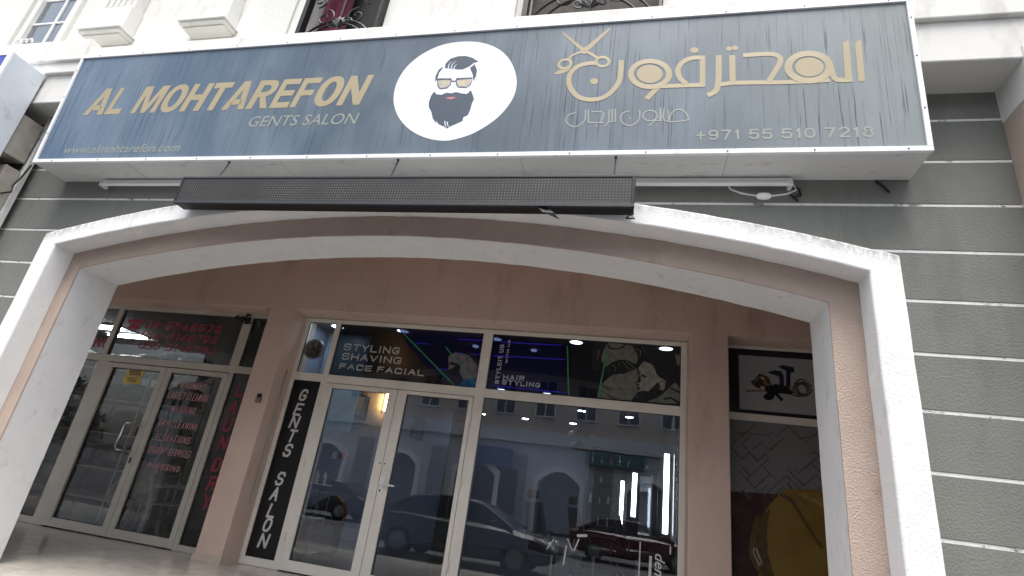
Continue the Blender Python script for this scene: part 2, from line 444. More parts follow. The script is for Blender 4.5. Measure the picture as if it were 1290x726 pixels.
def glyphs(txt, bold=0, shear=0, spacing=1.0):
    cu = bpy.data.curves.new('lettering', 'FONT'); cu.body = txt; cu.offset = bold; cu.shear = shear
    cu.space_character = spacing; cu.resolution_u = 4; cu.fill_mode = 'FRONT'
    o = bpy.data.objects.new('lettering', cu); COL.objects.link(o)
    dg = bpy.context.evaluated_depsgraph_get(); dg.update()
    me = bpy.data.meshes.new_from_object(o.evaluated_get(dg))
    vs = [tuple(v.co) for v in me.vertices]; fs = [tuple(p.vertices) for p in me.polygons]
    bpy.data.objects.remove(o); bpy.data.curves.remove(cu); bpy.data.meshes.remove(me)
    x0 = min(v[0] for v in vs); x1 = max(v[0] for v in vs); y0 = min(v[1] for v in vs); y1 = max(v[1] for v in vs)
    return [((v[0]-x0)/(x1-x0), (v[1]-y0)/(y1-y0)) for v in vs], fs
def text_on(mb, pl, txt, bl, tr, off, bold=0, shear=0, spacing=1.0, rot=False):
    """bl, tr: photo pixels of the lower left and upper right corner of the words"""
    A = pl.p(bl[0], bl[1], off); B = pl.p(tr[0], tr[1], off)
    st, fs = glyphs(txt, bold, shear, spacing)
    if rot: st = [(1-t, s) for s, t in st]
    vs = []
    for s, t in st:
        x = A.x+(B.x-A.x)*s; z = A.z+(B.z-A.z)*t; y = A.y+(B.y-A.y)*t
        vs.append((x, y, z))
    mb.add(vs, fs)
O_ = [(.5, 1), (.86, .9), (1, .62), (1, .38), (.86, .1), (.5, 0), (.14, .1), (0, .38), (0, .62), (.14, .9)]
SF = {'A': [[(0, 0), (.5, 1), (1, 0)], [(.2, .36), (.8, .36)]], 'L': [[(0, 1), (0, 0), (1, 0)]], 'M': [[(0, 0), (0, 1), (.5, .15), (1, 1), (1, 0)]], 'O': [O_ + [O_[0]]],
 'H': [[(0, 0), (0, 1)], [(1, 0), (1, 1)], [(0, .5), (1, .5)]], 'T': [[(0, 1), (1, 1)], [(.5, 1), (.5, 0)]], 'R': [[(0, 0), (0, 1), (.7, 1), (1, .88), (1, .62), (.7, .48), (0, .48)], [(.5, .48), (1, 0)]],
 'E': [[(1, 1), (0, 1), (0, 0), (1, 0)], [(0, .52), (.85, .52)]], 'F': [[(1, 1), (0, 1), (0, 0)], [(0, .5), (.85, .5)]], 'N': [[(0, 0), (0, 1), (1, 0), (1, 1)]],
 'G': [[(1, .8), (.85, .95), (.5, 1), (.15, .9), (0, .62), (0, .38), (.15, .1), (.5, 0), (.85, .06), (1, .2), (1, .45), (.6, .45)]], 'S': [[(1, .82), (.8, 1), (.2, 1), (0, .82), (0, .66), (.15, .54), (.85, .46), (1, .34), (1, .18), (.8, 0), (.2, 0), (0, .18)]],
 'Y': [[(0, 1), (.5, .5), (1, 1)], [(.5, .5), (.5, 0)]], 'I': [[(.5, 0), (.5, 1)]], 'V': [[(0, 1), (.5, 0), (1, 1)]], 'C': [[(1, .8), (.8, 1), (.2, 1), (0, .8), (0, .2), (.2, 0), (.8, 0), (1, .2)]],
 'U': [[(0, 1), (0, .2), (.2, 0), (.8, 0), (1, .2), (1, 1)]], 'W': [[(0, 1), (.25, 0), (.5, .8), (.75, 0), (1, 1)]], 'D': [[(0, 0), (0, 1), (.65, 1), (1, .75), (1, .25), (.65, 0), (0, 0)]], 'P': [[(0, 0), (0, 1), (.75, 1), (1, .86), (1, .6), (.75, .46), (0, .46)]],
 '0': [O_ + [O_[0]]], '1': [[(.7, 1), (.7, 0)], [(.15, .76), (.7, .97)]], '2': [[(0, .78), (.2, 1), (.8, 1), (1, .8), (1, .62), (0, 0), (1, 0)]], '4': [[(.75, 0), (.75, 1), (0, .3), (1, .3)]],
 '5': [[(.95, 1), (.12, 1), (0, .52), (.4, .62), (.8, .58), (1, .4), (1, .18), (.8, 0), (.2, 0), (0, .16)]], '6': [[(.95, .85), (.75, 1), (.25, 1), (0, .75), (0, .2), (.2, 0), (.8, 0), (1, .2), (1, .42), (.8, .58), (.2, .58), (0, .42)]],
 '7': [[(0, 1), (1, 1), (.35, 0)]], '8': [[(.5, .53), (.12, .66), (.08, .84), (.3, 1), (.7, 1), (.92, .84), (.88, .66), (.5, .53)], [(.5, .53), (.06, .38), (0, .18), (.25, 0), (.75, 0), (1, .18), (.94, .38), (.5, .53)]],
 '9': [[(.05, .15), (.25, 0), (.75, 0), (1, .25), (1, .8), (.8, 1), (.2, 1), (0, .8), (0, .58), (.2, .42), (.8, .42), (1, .58)]], '-': [[(.1, .5), (.9, .5)]], '+': [[(.05, .48), (.95, .48)], [(.5, .08), (.5, .88)]]}
SWD = {'I': .36, '1': .6, 'M': 1.25, 'W': 1.3, ' ': .3, '-': .6, 'L': .88, 'F': .9, 'E': .92}
def stroke_text(mb, pl, txt, bl, tr, wd, off, shear=0, gap=.22, rot=0, px=True):
    """block letters drawn as strokes inside the rectangle bl..tr (photo pixels on the plane, or metres)"""
    if px: A = pl.p(bl[0], bl[1], 0); B = pl.p(tr[0], tr[1], 0); mp = MetricPlane(A.y, pl is PS)
    else: A = Vector((bl[0], 0, bl[1])); B = Vector((tr[0], 0, tr[1])); mp = pl
    Wd, Ht = (B.x-A.x, B.z-A.z) if not rot else (abs(B.z-A.z), abs(B.x-A.x))
    units = sum(SWD.get(c, 1) for c in txt) + gap*(len(txt)-1)
    sh = shear*Ht; u = (Wd-sh)/units; x = 0
    for ci_, c in enumerate(txt):
        w_ = SWD.get(c, 1)*u
        for n_, st_ in enumerate(SF.get(c, [])):
            pts = []
            for a, b in st_:
                X = x + wd/2 + a*(w_-wd) if c not in 'I' else x + w_/2
                Z = wd/2 + b*(Ht-wd)
                if c in 'AVHTYIFLMNUPRWD4' and (b in (0, 1)) and not (c in 'LTUPRD' and (b == 1 and c in 'TPRD' and len(st_) > 1 and n_ == 0 and c != 'R') ): pass
                X += shear*Z
                if rot == 1: X, Z = Ht - Z, X
                elif rot == -1: X, Z = Z, Wd - X
                pts.append((A.x + X, min(A.z, B.z) + Z))
            # square the open ends to the full height of the letter
            def ext(p, q, sq):
                d = Vector((p[0]-q[0], p[1]-q[1])); L_ = d.length or 1; return (p[0]+d.x/L_*sq, p[1]+d.y/L_*sq)
            if c not in 'O0D8':
                sq = 0 if (c == 'A' and n_) else wd*.5
                for i_ in range(len(pts)-1):
                    e0 = sq if i_ == 0 else wd*.30; e1 = sq if i_ == len(pts)-2 else wd*.30
                    seg = [ext(pts[i_], pts[i_+1], e0), ext(pts[i_+1], pts[i_], e1)]
                    flat_stroke(mb, mp, seg, wd, off + .00004*(i_ + 3*n_) + .0003*(ci_ % 2), zlim=None if rot else (min(A.z, B.z), max(A.z, B.z)))
            elif c in 'O0': flat_stroke(mb, mp, smooth_pts(pts[:-1], 3, True), wd, off, True)
            else: flat_stroke(mb, mp, pts[:-1], wd, off, True)
        x += w_ + gap*u
BF = {'A': [[(0, 0), (.27, 0), (.50, .70), (.50, 1), (.35, 1)], [(1, 0), (.73, 0), (.50, .70), (.50, 1), (.65, 1)], [(.24, .17), (.76, .17), (.70, .36), (.30, .36)]],
 'L': [[(0, 0), (.30, 0), (.30, 1), (0, 1)], [(.30, 0), (1, 0), (1, .20), (.30, .20)]],
 'M': [[(0, 0), (.20, 0), (.20, 1), (0, 1)], [(.80, 0), (1, 0), (1, 1), (.80, 1)], [(.20, 1), (.20, .66), (.41, 0), (.50, 0), (.50, .34), (.31, 1)], [(.80, 1), (.80, .66), (.59, 0), (.50, 0), (.50, .34), (.69, 1)]],
 'H': [[(0, 0), (.29, 0), (.29, 1), (0, 1)], [(.71, 0), (1, 0), (1, 1), (.71, 1)], [(.29, .40), (.71, .40), (.71, .60), (.29, .60)]],
 'T': [[(0, .80), (1, .80), (1, 1), (0, 1)], [(.34, 0), (.66, 0), (.66, .80), (.34, .80)]],
 'R': [[(0, 0), (.29, 0), (.29, 1), (0, 1)], [(.29, .82), (.55, .82), (.68, .76), (.68, .64), (.55, .58), (.29, .58), (.29, .40), (.60, .40), (.88, .50), (.97, .64), (.97, .80), (.86, .95), (.62, 1), (.29, 1)], [(.38, .40), (.64, .41), (1, 0), (.68, 0)]],
 'E': [[(0, 0), (.29, 0), (.29, 1), (0, 1)], [(.29, 0), (1, 0), (1, .19), (.29, .19)], [(.29, .41), (.92, .41), (.92, .60), (.29, .60)], [(.29, .81), (.98, .81), (.98, 1), (.29, 1)]],
 'F': [[(0, 0), (.31, 0), (.31, 1), (0, 1)], [(.31, .39), (.90, .39), (.90, .58), (.31, .58)], [(.31, .81), (1, .81), (1, 1), (.31, 1)]],
 'N': [[(0, 0), (.27, 0), (.27, 1), (0, 1)], [(.73, 0), (1, 0), (1, 1), (.73, 1)], [(.27, 1), (.27, .58), (.73, 0), (.73, .42)]]}
def block_text(mb, txt, bl, tr, off, shear=.2, gap=.10):
    """heavy slanted capitals laid on the sign face"""
    A = at_sign(bl[0], bl[1]); B = at_sign(tr[0], tr[1]); mp = MetricPlane(None, True)
    WB = {'M': 1.28, 'L': .82, 'E': .86, 'F': .82, 'T': .92, ' ': .42, 'O': 1.06, 'A': 1.08}
    Ht = B.z-A.z; units = sum(WB.get(c, 1) for c in txt) + gap*(len(txt)-1); u = (B.x-A.x-shear*Ht)/units; x = 0
    from mathutils.geometry import tessellate_polygon
    for c in txt:
        w_ = WB.get(c, 1)*u
        def P(a, b): return (A.x + x + a*w_ + shear*b*Ht, A.z + b*Ht)
        if c == 'O':
            n = 40; out = []; inn = []
            for i in range(n):
                q = 2*PI*i/n; cx, sz = math.cos(q), math.sin(q)
                se = lambda v, e: math.copysign(abs(v)**e, v)
                out.append(mp.p(*P(.5+.5*se(cx, .9), .5+.515*se(sz, .9)), off)); inn.append(mp.p(*P(.5+.21*se(cx, .9), .5+.325*se(sz, .9)), off))
            mb.add(out+inn, [(i, (i+1) % n, n+(i+1) % n, n+i) for i in range(n)])
        for poly in BF.get(c, []):
            V = [mp.p(*P(a, b), off) for a, b in poly]
            mb.add(V, tessellate_polygon([[Vector((q.x, q.z, 0)) for q in V]]))
        x += w_ + gap*u
def text_xz(mb, txt, x0, x1, z0, z1, y, bold=0, shear=0, spacing=1.0, fn=None):
    st, fs = glyphs(txt, bold, shear, spacing)
    mb.add([(x0+(x1-x0)*s, y, z0+(z1-z0)*t) for s, t in st], fs)

# ================================================================== THE SETTING
obj('street', MB().box(-90, 90, -90, 3.30, STREET-.3, STREET), M['asphalt'], kind='structure')
obj('ground', MB().box(-300, 300, -300, 300, STREET-1.4, STREET-.32), M['asphalt'], kind='structure')
obj('arcade_slab', MB().box(-16, 12, 3.25, 16.5, STREET, -.012), M['kerb'], kind='structure', bevel=.01)
fl = obj('arcade_floor', MB().box(-16, 12, 3.26, 6.10, -.012, -.004), mat('grout', (120, 114, 106), .9, .1, 8), kind='structure')
# marble floor tiles, laid with open joints
tile_me = None; cnt = 0
TS = .60
for j in range(5):
    for i in range(26):
        x = -13.2 + i*TS; y = 3.27 + j*TS - .05
        y0 = max(y, 3.27); y1 = min(y+TS-.006, 6.10)
        if y1-y0 < .05: continue
        o = obj('floor_tile', MB().box(x, x+TS-.006, y0, y1, -.006, random.uniform(-.0008, .0008)), M['marble'], fl); cnt += 1

AX = {0: (-5.4045, 1.5558, 2.7681, .5075), 1: (-5.2325, 1.3724, 2.6522, .4547), 2: (-5.1105, 1.1881, 2.5116, .4166)}
def arc(x, k):
    l, r, z, h = AX[k]; return z + h*(1-((x-(l+r)/2)/((r-l)/2))**2)
def arch_path(k, n=72, jit=0, inset=0):
    l, r, z, h = AX[k]; rr = random.Random(k*7+1)
    l += inset; r -= inset
    pts = [(l, STREET)] + [(l, STREET + (z-inset-STREET)*i/14) for i in range(1, 14)]
    pts += [(l+(r-l)*i/n, arc(l+(r-l)*i/n, k) - inset) for i in range(n+1)]
    pts += [(r, STREET + (z-inset-STREET)*i/14) for i in range(13, 0, -1)] + [(r, STREET)]
    if jit: pts = [(x+rr.uniform(-jit, jit), zz+rr.uniform(-jit, jit)) for x, zz in pts]
    return pts

# the arched portal
arch = thing('arch_portal', 'wide white stucco arch with a peach inner band framing the arcade entrance', 'archway', (-1.92, A0, STREET))
obj('outer_surround', MB().strip(arch_path(1, jit=.0025), arch_path(0, jit=.0025), A0, A1+.004), M['white_stucco'], arch, bevel=.012, label='white raised outer frame of the arch')
obj('peach_band', MB().strip(arch_path(2, jit=.0022), arch_path(1, inset=-.03), A1, A1+.014), M['peach'], arch, label='recessed peach stucco band')
rv = MB().strip(arch_path(2, jit=.0022), arch_path(0, inset=.006), A1+.014, A2)
obj('inner_reveal', rv, M['white_reveal'], arch, label='white inner reveal of the arch')

# grey rendered wall in long courses with white recessed joints
wall = thing('grey_wall', 'grey textured wall in long horizontal courses with white joints around the arch', 'wall', (0, G, STREET))
OPEN = [(-13.0, -7.6, 2.9), (3.2, 8.2, 2.9)]
def spans(x0, x1, zb, zt):
    """pieces of one course, cut round the arch and the neighbouring openings"""
    l, r, _, _ = AX[1]
    out = []
    def rect(a, b):
        if b-a > .02: out.append(([(a, zb), (b, zb)], [(a, zt), (b, zt)]))
    def withopen(a, b):
        cur = a
        for (p, q, h) in OPEN:
            if zb < h and q > a and p < b:
                rect(cur, p); cur = q
        if cur < b: rect(cur, b)
    top = AX[1][2]+AX[1][3]
    if zb >= top: withopen(x0, x1); return out
    if zt <= AX[1][2]:
        withopen(x0, l); withopen(r, x1); return out
    withopen(x0, l); withopen(r, x1)
    xs = [l+(r-l)*i/90 for i in range(91)]
    lo, hi = [], []
    for x in xs:
        z = max(zb, arc(x, 1))
        if z < zt-.004: lo.append((x, z)); hi.append((x, zt))
        else:
            if len(lo) > 1: out.append((lo, hi))
            lo, hi = [], []
    if len(lo) > 1: out.append((lo, hi))
    return out
J0, JD = 4.0863, .3682
zt = 4.345; i = 0
while zt > STREET+.02:
    zb = J0 - i*JD
    zb2 = max(zb, STREET)
    for lo, hi in spans(-15.5, 2.5, zb2+.011, zt-.011 if i else zt):
        obj('wall_course', MB().strip(lo, hi, G, G+.05), M['grey_stucco'], wall, bevel=.003)
    zt = zb; i += 1
bk = MB()
for lo, hi in spans(-15.6, 2.52, STREET, 4.4): bk.strip(lo, hi, G+.0045, G+.24)
for (p, q, h) in OPEN:
    bk.box(p, q, G+.0045, G+.24, h, 4.4) if p < 0 else None
obj('wall_core', bk, M['joint_white'], wall, label='white pointing seen between the grey courses')

# peach pier at the right with its white beam
pier = thing('peach_pier', 'peach stucco pier with white beam over it at the right edge', 'pier', (2.8, 3.6, STREET))
obj('pier_shaft', MB().box(2.501, 3.2, 3.46, 6.1, STREET, 4.05), M['peach'], pier, bevel=.01)
obj('pier_head', MB().box(2.495, 12, 3.50, 4.09, 4.05, 4.45), M['white_upper'], pier, bevel=.01)

# white cornice
cor = thing('cornice', 'stepped white cornice running behind the top of the salon sign', 'cornice', (-2, 3.6, 4.336))
obj('lower_step', MB().box(-16, 12, 3.511, 4.2, 4.336, 4.72), M['white_upper'], cor, bevel=.012)
obj('upper_step', MB().box(-16, 12, 3.470, 4.2, 4.712, 5.045), M['white_upper'], cor, bevel=.012)
obj('cap_step', MB().box(-16, -6.05, 3.44, 4.2, 4.86, 5.16), M['white_upper'], cor, bevel=.012)
# upper storey
ub = thing('upper_storey', 'white plastered upper floor wall above the salon sign', 'building', (-2, 3.9, 5))
UZ = 5.3
ubw = MB()
cuts = [(-7.97, -7.22), (-3.78, -2.80), (-1.28, .06)]
cur = -30
for a, b in cuts:
    ubw.box(cur, a, 3.85, 14.5, 4.5, 9.4); ubw.box(a, b, 4.3, 14.5, 4.5, 9.4); ubw.box(a, b, 3.85, 4.3, 7.2, 9.4); ubw.box(a, b, 3.85, 4.3, 4.5, 5.30); cur = b
ubw.box(cur, 25, 3.85, 14.5, 4.5, 9.4)
obj('wall', ubw, M['white_upper'], ub)
for k, (x0, x1) in enumerate([(-6.69, -6.09), (-5.24, -4.64)]):
    t = thing('pilaster', ['white pilaster with moulded base beside the paned upstairs window', 'white pilaster with moulded base next to the first iron grille'][k], 'pilaster', ((x0+x1)/2, 3.8, 5.5), 'upstairs pilasters')
    obj('base_moulding', MB().box(x0, x1, 3.65, 3.849, 5.52, 5.56).box(x0-.02, x1+.02, 3.63, 3.849, 5.56, 5.575), mat('moulding_grey', (212, 212, 206), .85, .1, 6), t, bevel=.004)
    obj('base_block', MB().box(x0+.03, x1-.03, 3.69, 3.849, 5.50, 5.95), M['white_upper'], t, bevel=.006)
    sh = MB().box(x0+.05, x1-.05, 3.72, 3.849, 5.95, 9.2)
    obj('shaft', sh, M['white_upper'], t, bevel=.006)
    for q in range(5): obj('rib', MB().box(x0+.09+q*.09, x0+.13+q*.09, 3.70, 3.721, 5.97, 9.1), M['white_upper'], t)
# wall panels beside
obj('raised_panel', MB().box(-8.4, -8.08, 3.80, 3.851, 5.3, 8.9), M['white_upper'], ub, bevel=.008)
obj('raised_panel', MB().box(-4.35, -3.95, 3.82, 3.851, 5.3, 8.9), mat('speckled_render', (214, 214, 210), .9, .15, 60, 200, .5), ub, bevel=.008)
obj('raised_panel', MB().box(-1.62, -1.36, 3.82, 3.851, 5.3, 8.9), M['white_upper'], ub, bevel=.008)
# window with white muntins
wn = thing('upstairs_window', 'white framed paned window open at the top left corner', 'window', (-7.6, 3.85, 5.3))
fr = MB()
fr.box(-7.99, -7.90, 3.80, 3.90, 5.3, 7.2); fr.box(-7.30, -7.20, 3.80, 3.90, 5.3, 7.2); fr.box(-7.9, -7.3, 3.80, 3.90, 7.1, 7.2)
obj('frame', fr, M['white_upper'], wn, bevel=.006)
mu = MB(); mu.box(-7.545, -7.515, 3.835, 3.875, 5.3, 7.1)
for z in (5.55, 5.97, 6.39, 6.81): mu.box(-7.9, -7.3, 3.838, 3.872, z-.012, z+.012)
obj('muntins', mu, M['plastic_white'], wn)
for x0, x1 in ((-7.9, -7.545), (-7.515, -7.3)):
    for z in (5.56, 5.98, 6.40): obj('pane', MB().box(x0, x1, 3.852, 3.858, z, z+.40), M['glass_upper'], wn)
cu = MB()
for q in range(3):
    cu.tube([(-7.80+q*.09+.05*math.cos(a/8*PI), 3.76, 5.56+.06*math.sin(a/8*PI)) for a in range(9)], .010, 6)
tag(obj('curled_pipe', cu, M['plastic_white']), 'white curled plastic edging at the foot of the top left window', 'edging')

# iron grilles
def scroll(mb, cx, cz, r, turns, a0, y, rad, sgn=1, n=26):
    pts = []
    for i in range(n):
        t = i/(n-1); a = a0 + sgn*turns*2*PI*t; rr = r*(1-.85*t)
        pts.append((cx+rr*math.cos(a), y, cz+rr*math.sin(a)))
    mb.tube(pts, rad, 5)
def grille(x0, x1, label, backrgb):
    t = thing('iron_grille', label, 'grille', ((x0+x1)/2, 3.84, 5.3), 'scrolled iron window grilles')
    z0, z1 = 5.30, 7.15; y = 3.79; cx = (x0+x1)/2
    f = MB(); f.box(x0, x0+.05, 3.76, 3.84, z0, z1); f.box(x1-.03, x1, 3.76, 3.84, z0, z1); f.box(x0, x1, 3.765, 3.835, z1, z1+.04)
    obj('frame', f, M['black_metal'], t)
    obj('backing', MB().box(x0, x1, 4.1, 4.12, z0, z1), mat('grille_backing', backrgb, .7, .5, 9), t)
    wdt = (x1-x0)/2-.06
    for k in range(3):
        for s in (0, 1):
            r = wdt*(.98-.22*s)
            obj('hoop', MB().tube([(cx+r*math.cos(a/16*PI), y, 5.22+k*.75+s*.02+r*.8*math.sin(a/16*PI)) for a in range(17)], .012, 5), M['black_metal'], t)
        for s in (-1, 1):
            b = MB()
            scroll(b, cx+s*wdt*.45, 5.60+k*.75, .12, 1.3, PI/2, y, .010, s); scroll(b, cx+s*wdt*.75, 5.86+k*.75, .10, 1.2, -PI/2, y, .009, -s)
            scroll(b, cx+s*wdt*.2, 5.52+k*.75, .07, 1.2, 0, y, .009, s)
            obj('scroll', b, M['black_metal'], t)
        lf = MB()
        for q in range(-3, 4):
            a = PI/2+q*.38; L = .15-.012*abs(q)
            lf.tube([(cx, y, 5.46+k*.75), (cx+L*.6*math.cos(a), y-.012, 5.46+k*.75+L*.6*math.sin(a)), (cx+L*math.cos(a), y, 5.46+k*.75+L*math.sin(a))], [.012, .020, .003], 5)
        lf.tube([(cx, y, 5.25+k*.75), (cx, y, 5.95+k*.75)], .012, 6)
        obj('leaf_crest', lf, M['black_metal'], t, smooth=True)
    return t
grille(-3.77, -2.81, 'scrolled black iron grille with maroon cloth behind it', (30, 30, 34))
grille(-1.27, .05, 'scrolled iron grille over a plain brown panel', (74, 68, 60))
cl = MB()
pts = [(-3.68+.02*i, 3.95+.025*math.sin(i*1.9), 0) for i in range(18)]
for i in range(17):
    a, b = pts[i], pts[i+1]; cl.add([(a[0], a[1], 5.3), (b[0], b[1], 5.3), (b[0], b[1]+.01, 6.9), (a[0], a[1]+.01, 6.9)], [(0, 1, 2, 3)])
tag(obj('maroon_cloth', cl, mat('maroon_cloth', (96, 26, 52), .9, .3, 6)), 'maroon cloth hanging behind the left iron grille', 'cloth')

# arcade wall with shop openings, arcade ceiling, hidden shell of the building
aw = thing('arcade_wall', 'dull peach wall of the arcade over and between the shop fronts', 'wall', (-2, W, 0))
PL, PR, QL, QR = -4.644, -4.300, .50, .8823
L_ = MB()
xs = [-8.45]
L_.box(-16, 12, W, F+.25, 2.941, 3.80); 
obj('lintel', L_, M['peach_in'], aw, bevel=.006)
for a, b in ((-16, -8.45), (PL, PR), (QL, QR), (2.6, 12)):
    p = obj('pillar', MB().box(a, b, W, F+.25, 0, 2.941), M['peach_in'], aw, bevel=.008)
    if -5 < a < 2:
        obj('skirting', MB().box(a-.012, b+.012, W-.012, F-.03, 0, .085), M['skirting'], p, bevel=.003)
obj('arcade_ceiling', MB().box(-16, 12, G+.2, W, 3.80, 3.95), M['peach_in'], aw)
obj('shop_block', MB().box(-16, 12, 3.95, 16.5, 3.96, 4.5), M['white_upper'], kind='structure')
obj('arcade_end_wall', MB().box(11.8, 12, 3.9, 16.5, STREET, 4.0), M['peach_in'], kind='structure')
# cables on the reveal left of the salon and small plate on the pillar
cb = MB(); cb.tube([(PR+.012, 5.99, 2.2), (PR+.012, 5.99, 1.4), (PR+.02, 6.0, .9), (PR+.012, 5.99, .62)], .009, 6)
tag(obj('wall_cable', cb, M['steel']), 'thin conduit running down the pillar edge beside the vertical salon sign', 'conduit')
pt = thing('door_chime', 'small grey plate with black top fixed on the peach pillar between the shops', 'plate', (-4.41, W, 1.76))
obj('plate', MB().box(-4.455, -4.375, W-.014, W, 1.735, 1.795), mat('dull_plate', (120, 112, 96), .5, .1, 30), pt, bevel=.003)
obj('cap', MB().box(-4.44, -4.39, W-.024, W, 1.80, 1.84), M['black_metal'], pt, bevel=.003)

# ================================================================== SALON SIGN
def crop(o, s): return lambda pts: [(o[0]+x*s, o[1]+y*s) for x, y in pts]
sg = thing('salon_sign', 'long blue fascia sign with gold lettering and a white bearded barber logo', 'sign', (-2.1, S0, SZ0))
def sy(z, off=0): return S0 - LEAN*(z-SZ0) - off
def slab(mb, x0, x1, z0, z1, off0, off1):      # slab lying in the leaning sign plane
    vs = [(x0, sy(z0, off1), z0), (x1, sy(z0, off1), z0), (x1, sy(z0, off0), z0), (x0, sy(z0, off0), z0),
          (x0, sy(z1, off1), z1), (x1, sy(z1, off1), z1), (x1, sy(z1, off0), z1), (x0, sy(z1, off0), z1)]
    mb.add(vs, [(0, 3, 2, 1), (4, 5, 6, 7), (0, 1, 5, 4), (1, 2, 6, 5), (2, 3, 7, 6), (3, 0, 4, 7)])
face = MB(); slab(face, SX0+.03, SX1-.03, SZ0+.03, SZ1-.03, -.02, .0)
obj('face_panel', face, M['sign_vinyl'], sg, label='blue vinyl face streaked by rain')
def casing():
    poly = [(sy(SZ0)+.012, SZ0), (G-.004, SZ0), (G-.004, 4.30), (3.60, 4.30), (3.60, SZ1-.02), (sy(SZ1)+.012, SZ1-.004)]
    n = len(poly)
    vs = [(SX0, y, z) for y, z in poly] + [(SX1, y, z) for y, z in poly]
    return MB().add(vs, [tuple(range(n)), tuple(range(2*n-1, n-1, -1))] + [(i, n+i, n+(i+1) % n, (i+1) % n) for i in range(n)])
obj('casing', casing(), M['sheet_white'], sg, label='white sheet metal box behind the sign face')
for a in ((SX0-.004, SX1+.004, SZ0-.004, SZ0+.034), (SX0-.004, SX1+.004, SZ1-.034, SZ1+.004)):
    t = MB(); slab(t, a[0], a[1], a[2], a[3], -.014, .016); obj('edge_trim', t, M['trim_white'], sg, bevel=.002)
for a in ((SX0-.004, SX0+.03), (SX1-.03, SX1+.004)):
    t = MB(); slab(t, a[0], a[1], SZ0+.036, SZ1-.036, -.014, .0155); obj('edge_trim', t, M['trim_white'], sg, bevel=.002)
sw = MB()
for i in range(14):
    x = SX0+.25+i*.575
    for z in (SZ0+.014, SZ1-.014): sw.lathe([(.006, 0), (.005, -.004)], (x, sy(z, .016), z), 6, 'Y')
for z in (3.9, 4.35, 4.7):
    for x in (SX0+.014, SX1-.014): sw.lathe([(.006, 0), (.005, -.004)], (x, sy(z, .0155), z), 6, 'Y')
s_ = obj('screws', sw, M['screw'], sg); s_['kind'] = 'stuff'
for x in (-4.9, -3.2, -1.0, .55):
    jn = MB(); jn.box(x, x+.003, sy(SZ0)+.02, G-.01, SZ0-.0015, SZ0+.001)
    obj('sheet_joint', jn, M['steel'], sg)
OF = .0014
t = MB(); block_text(t, 'AL MOHTAREFON', (104, 145.5), (471.8, 94.4), OF, shear=.24, gap=.09); obj('lettering', t, M['gold'], sg, recalc=False, label='bold gold words AL MOHTAREFON')
t = MB(); text_on(t, PS, 'GENTS SALON', (312, 160), (453.6, 142.2), OF, shear=.22); obj('lettering', t, M['pale_gold'], sg, label='thin pale words GENTS SALON')
t = MB(); text_on(t, PS, 'www.almohtarefon.com', (79.5, 193.5), (229, 180.5), OF, shear=.25); obj('lettering', t, M['pale_gold'], sg, label='web address in small pale italics')
t = MB(); stroke_text(t, PS, '+971 55 510 7218', (876.5, 177), (1100, 159.5), .0135, OF, gap=.30); obj('lettering', t, M['pale_gold'], sg, recalc=False, label='pale phone number')
# Arabic name
A = crop((690, 30), .1929); B = crop((860, 30), .2203)

W1 = lambda w: w*.1929*.0067; W2 = lambda w: w*.2203*.0067
k = MB()
st = lambda f, pts, w, closed=False, sm=True: flat_stroke(k, PS, smooth_pts(f(pts), 5, closed) if sm else f(pts), w, OF, closed)
flat_poly(k, PS, A([(95, 45), (105, 60), (250, 170), (235, 182), (205, 165), (98, 68)]), OF)
flat_poly(k, PS, A([(405, 22), (404, 42), (275, 170), (250, 175), (245, 155), (385, 40)]), OF)
flat_stroke(k, PS, A(ell(238, 175, 18, 14, 16)), W1(20), OF+.0002, True)
st(A, [(215, 185), (175, 200), (150, 215), (140, 232)], W1(17))
flat_stroke(k, PS, A(ell(112, 263, 41, 28, 26, -.25)), W1(20), OF+.0003, True)
st(A, [(262, 185), (300, 208), (335, 228)], W1(20))
flat_stroke(k, PS, A(ell(358, 248, 42, 30, 26)), W1(20), OF+.0003, True)
flat_poly(k, PS, A([(40, 325), (80, 300), (120, 300), (150, 280), (158, 272), (140, 305), (100, 325), (60, 332)]), OF+.0001)
st(A, [(480, 238), (478, 300), (468, 370), (430, 430), (370, 478), (290, 496), (210, 482), (158, 435), (138, 375), (152, 320), (195, 280), (255, 260), (325, 256)], W1(32))
flat_poly(k, PS, A(ell(303, 376, 26, 20, 20)), OF)
flat_stroke(k, PS, A(ell(668, 328, 124, 84, 44)), W1(36), OF, True)
flat_poly(k, PS, A(ell(666, 328, 84, 60, 32)), OF)
st(A, [(735, 400), (690, 445), (645, 492)], W1(34), sm=False)
st(A, [(715, 410), (860, 404), (1027, 398)], W1(30), sm=False)
st(A, [(1011, 208), (1011, 300), (1011, 402)], W1(32), sm=False)
st(A, [(1020, 222), (960, 222), (905, 236), (865, 268), (850, 310), (866, 358), (905, 392)], W1(32))
flat_poly(k, PS, A(ell(958, 173, 28, 19, 20)), OF)
st(B, [(206, 180), (206, 270), (203, 340), (188, 385), (142, 410)], W2(30))
st(B, [(210, 348), (285, 338), (400, 336), (560, 335), (700, 330), (840, 322)], W2(26), sm=False)
st(B, [(283, 180), (286, 345)], W2(30), sm=False)
for a in ((266, 143), (300, 138)): flat_poly(k, PS, B(ell(a[0], a[1], 19, 13, 16)), OF)
st(B, [(345, 181), (450, 174), (520, 175), (556, 195), (555, 225), (530, 270), (490, 334)], W2(27))
flat_stroke(k, PS, B(ell(722, 248, 118, 78, 44)), W2(36), OF, True)
flat_poly(k, PS, B(ell(724, 248, 82, 55, 32)), OF)
st(B, [(820, 190), (845, 240), (858, 290), (880, 318), (930, 322), (972, 318)], W2(28))
flat_poly(k, PS, B([(915, 112), (950, 90), (972, 330), (930, 332)]), OF)
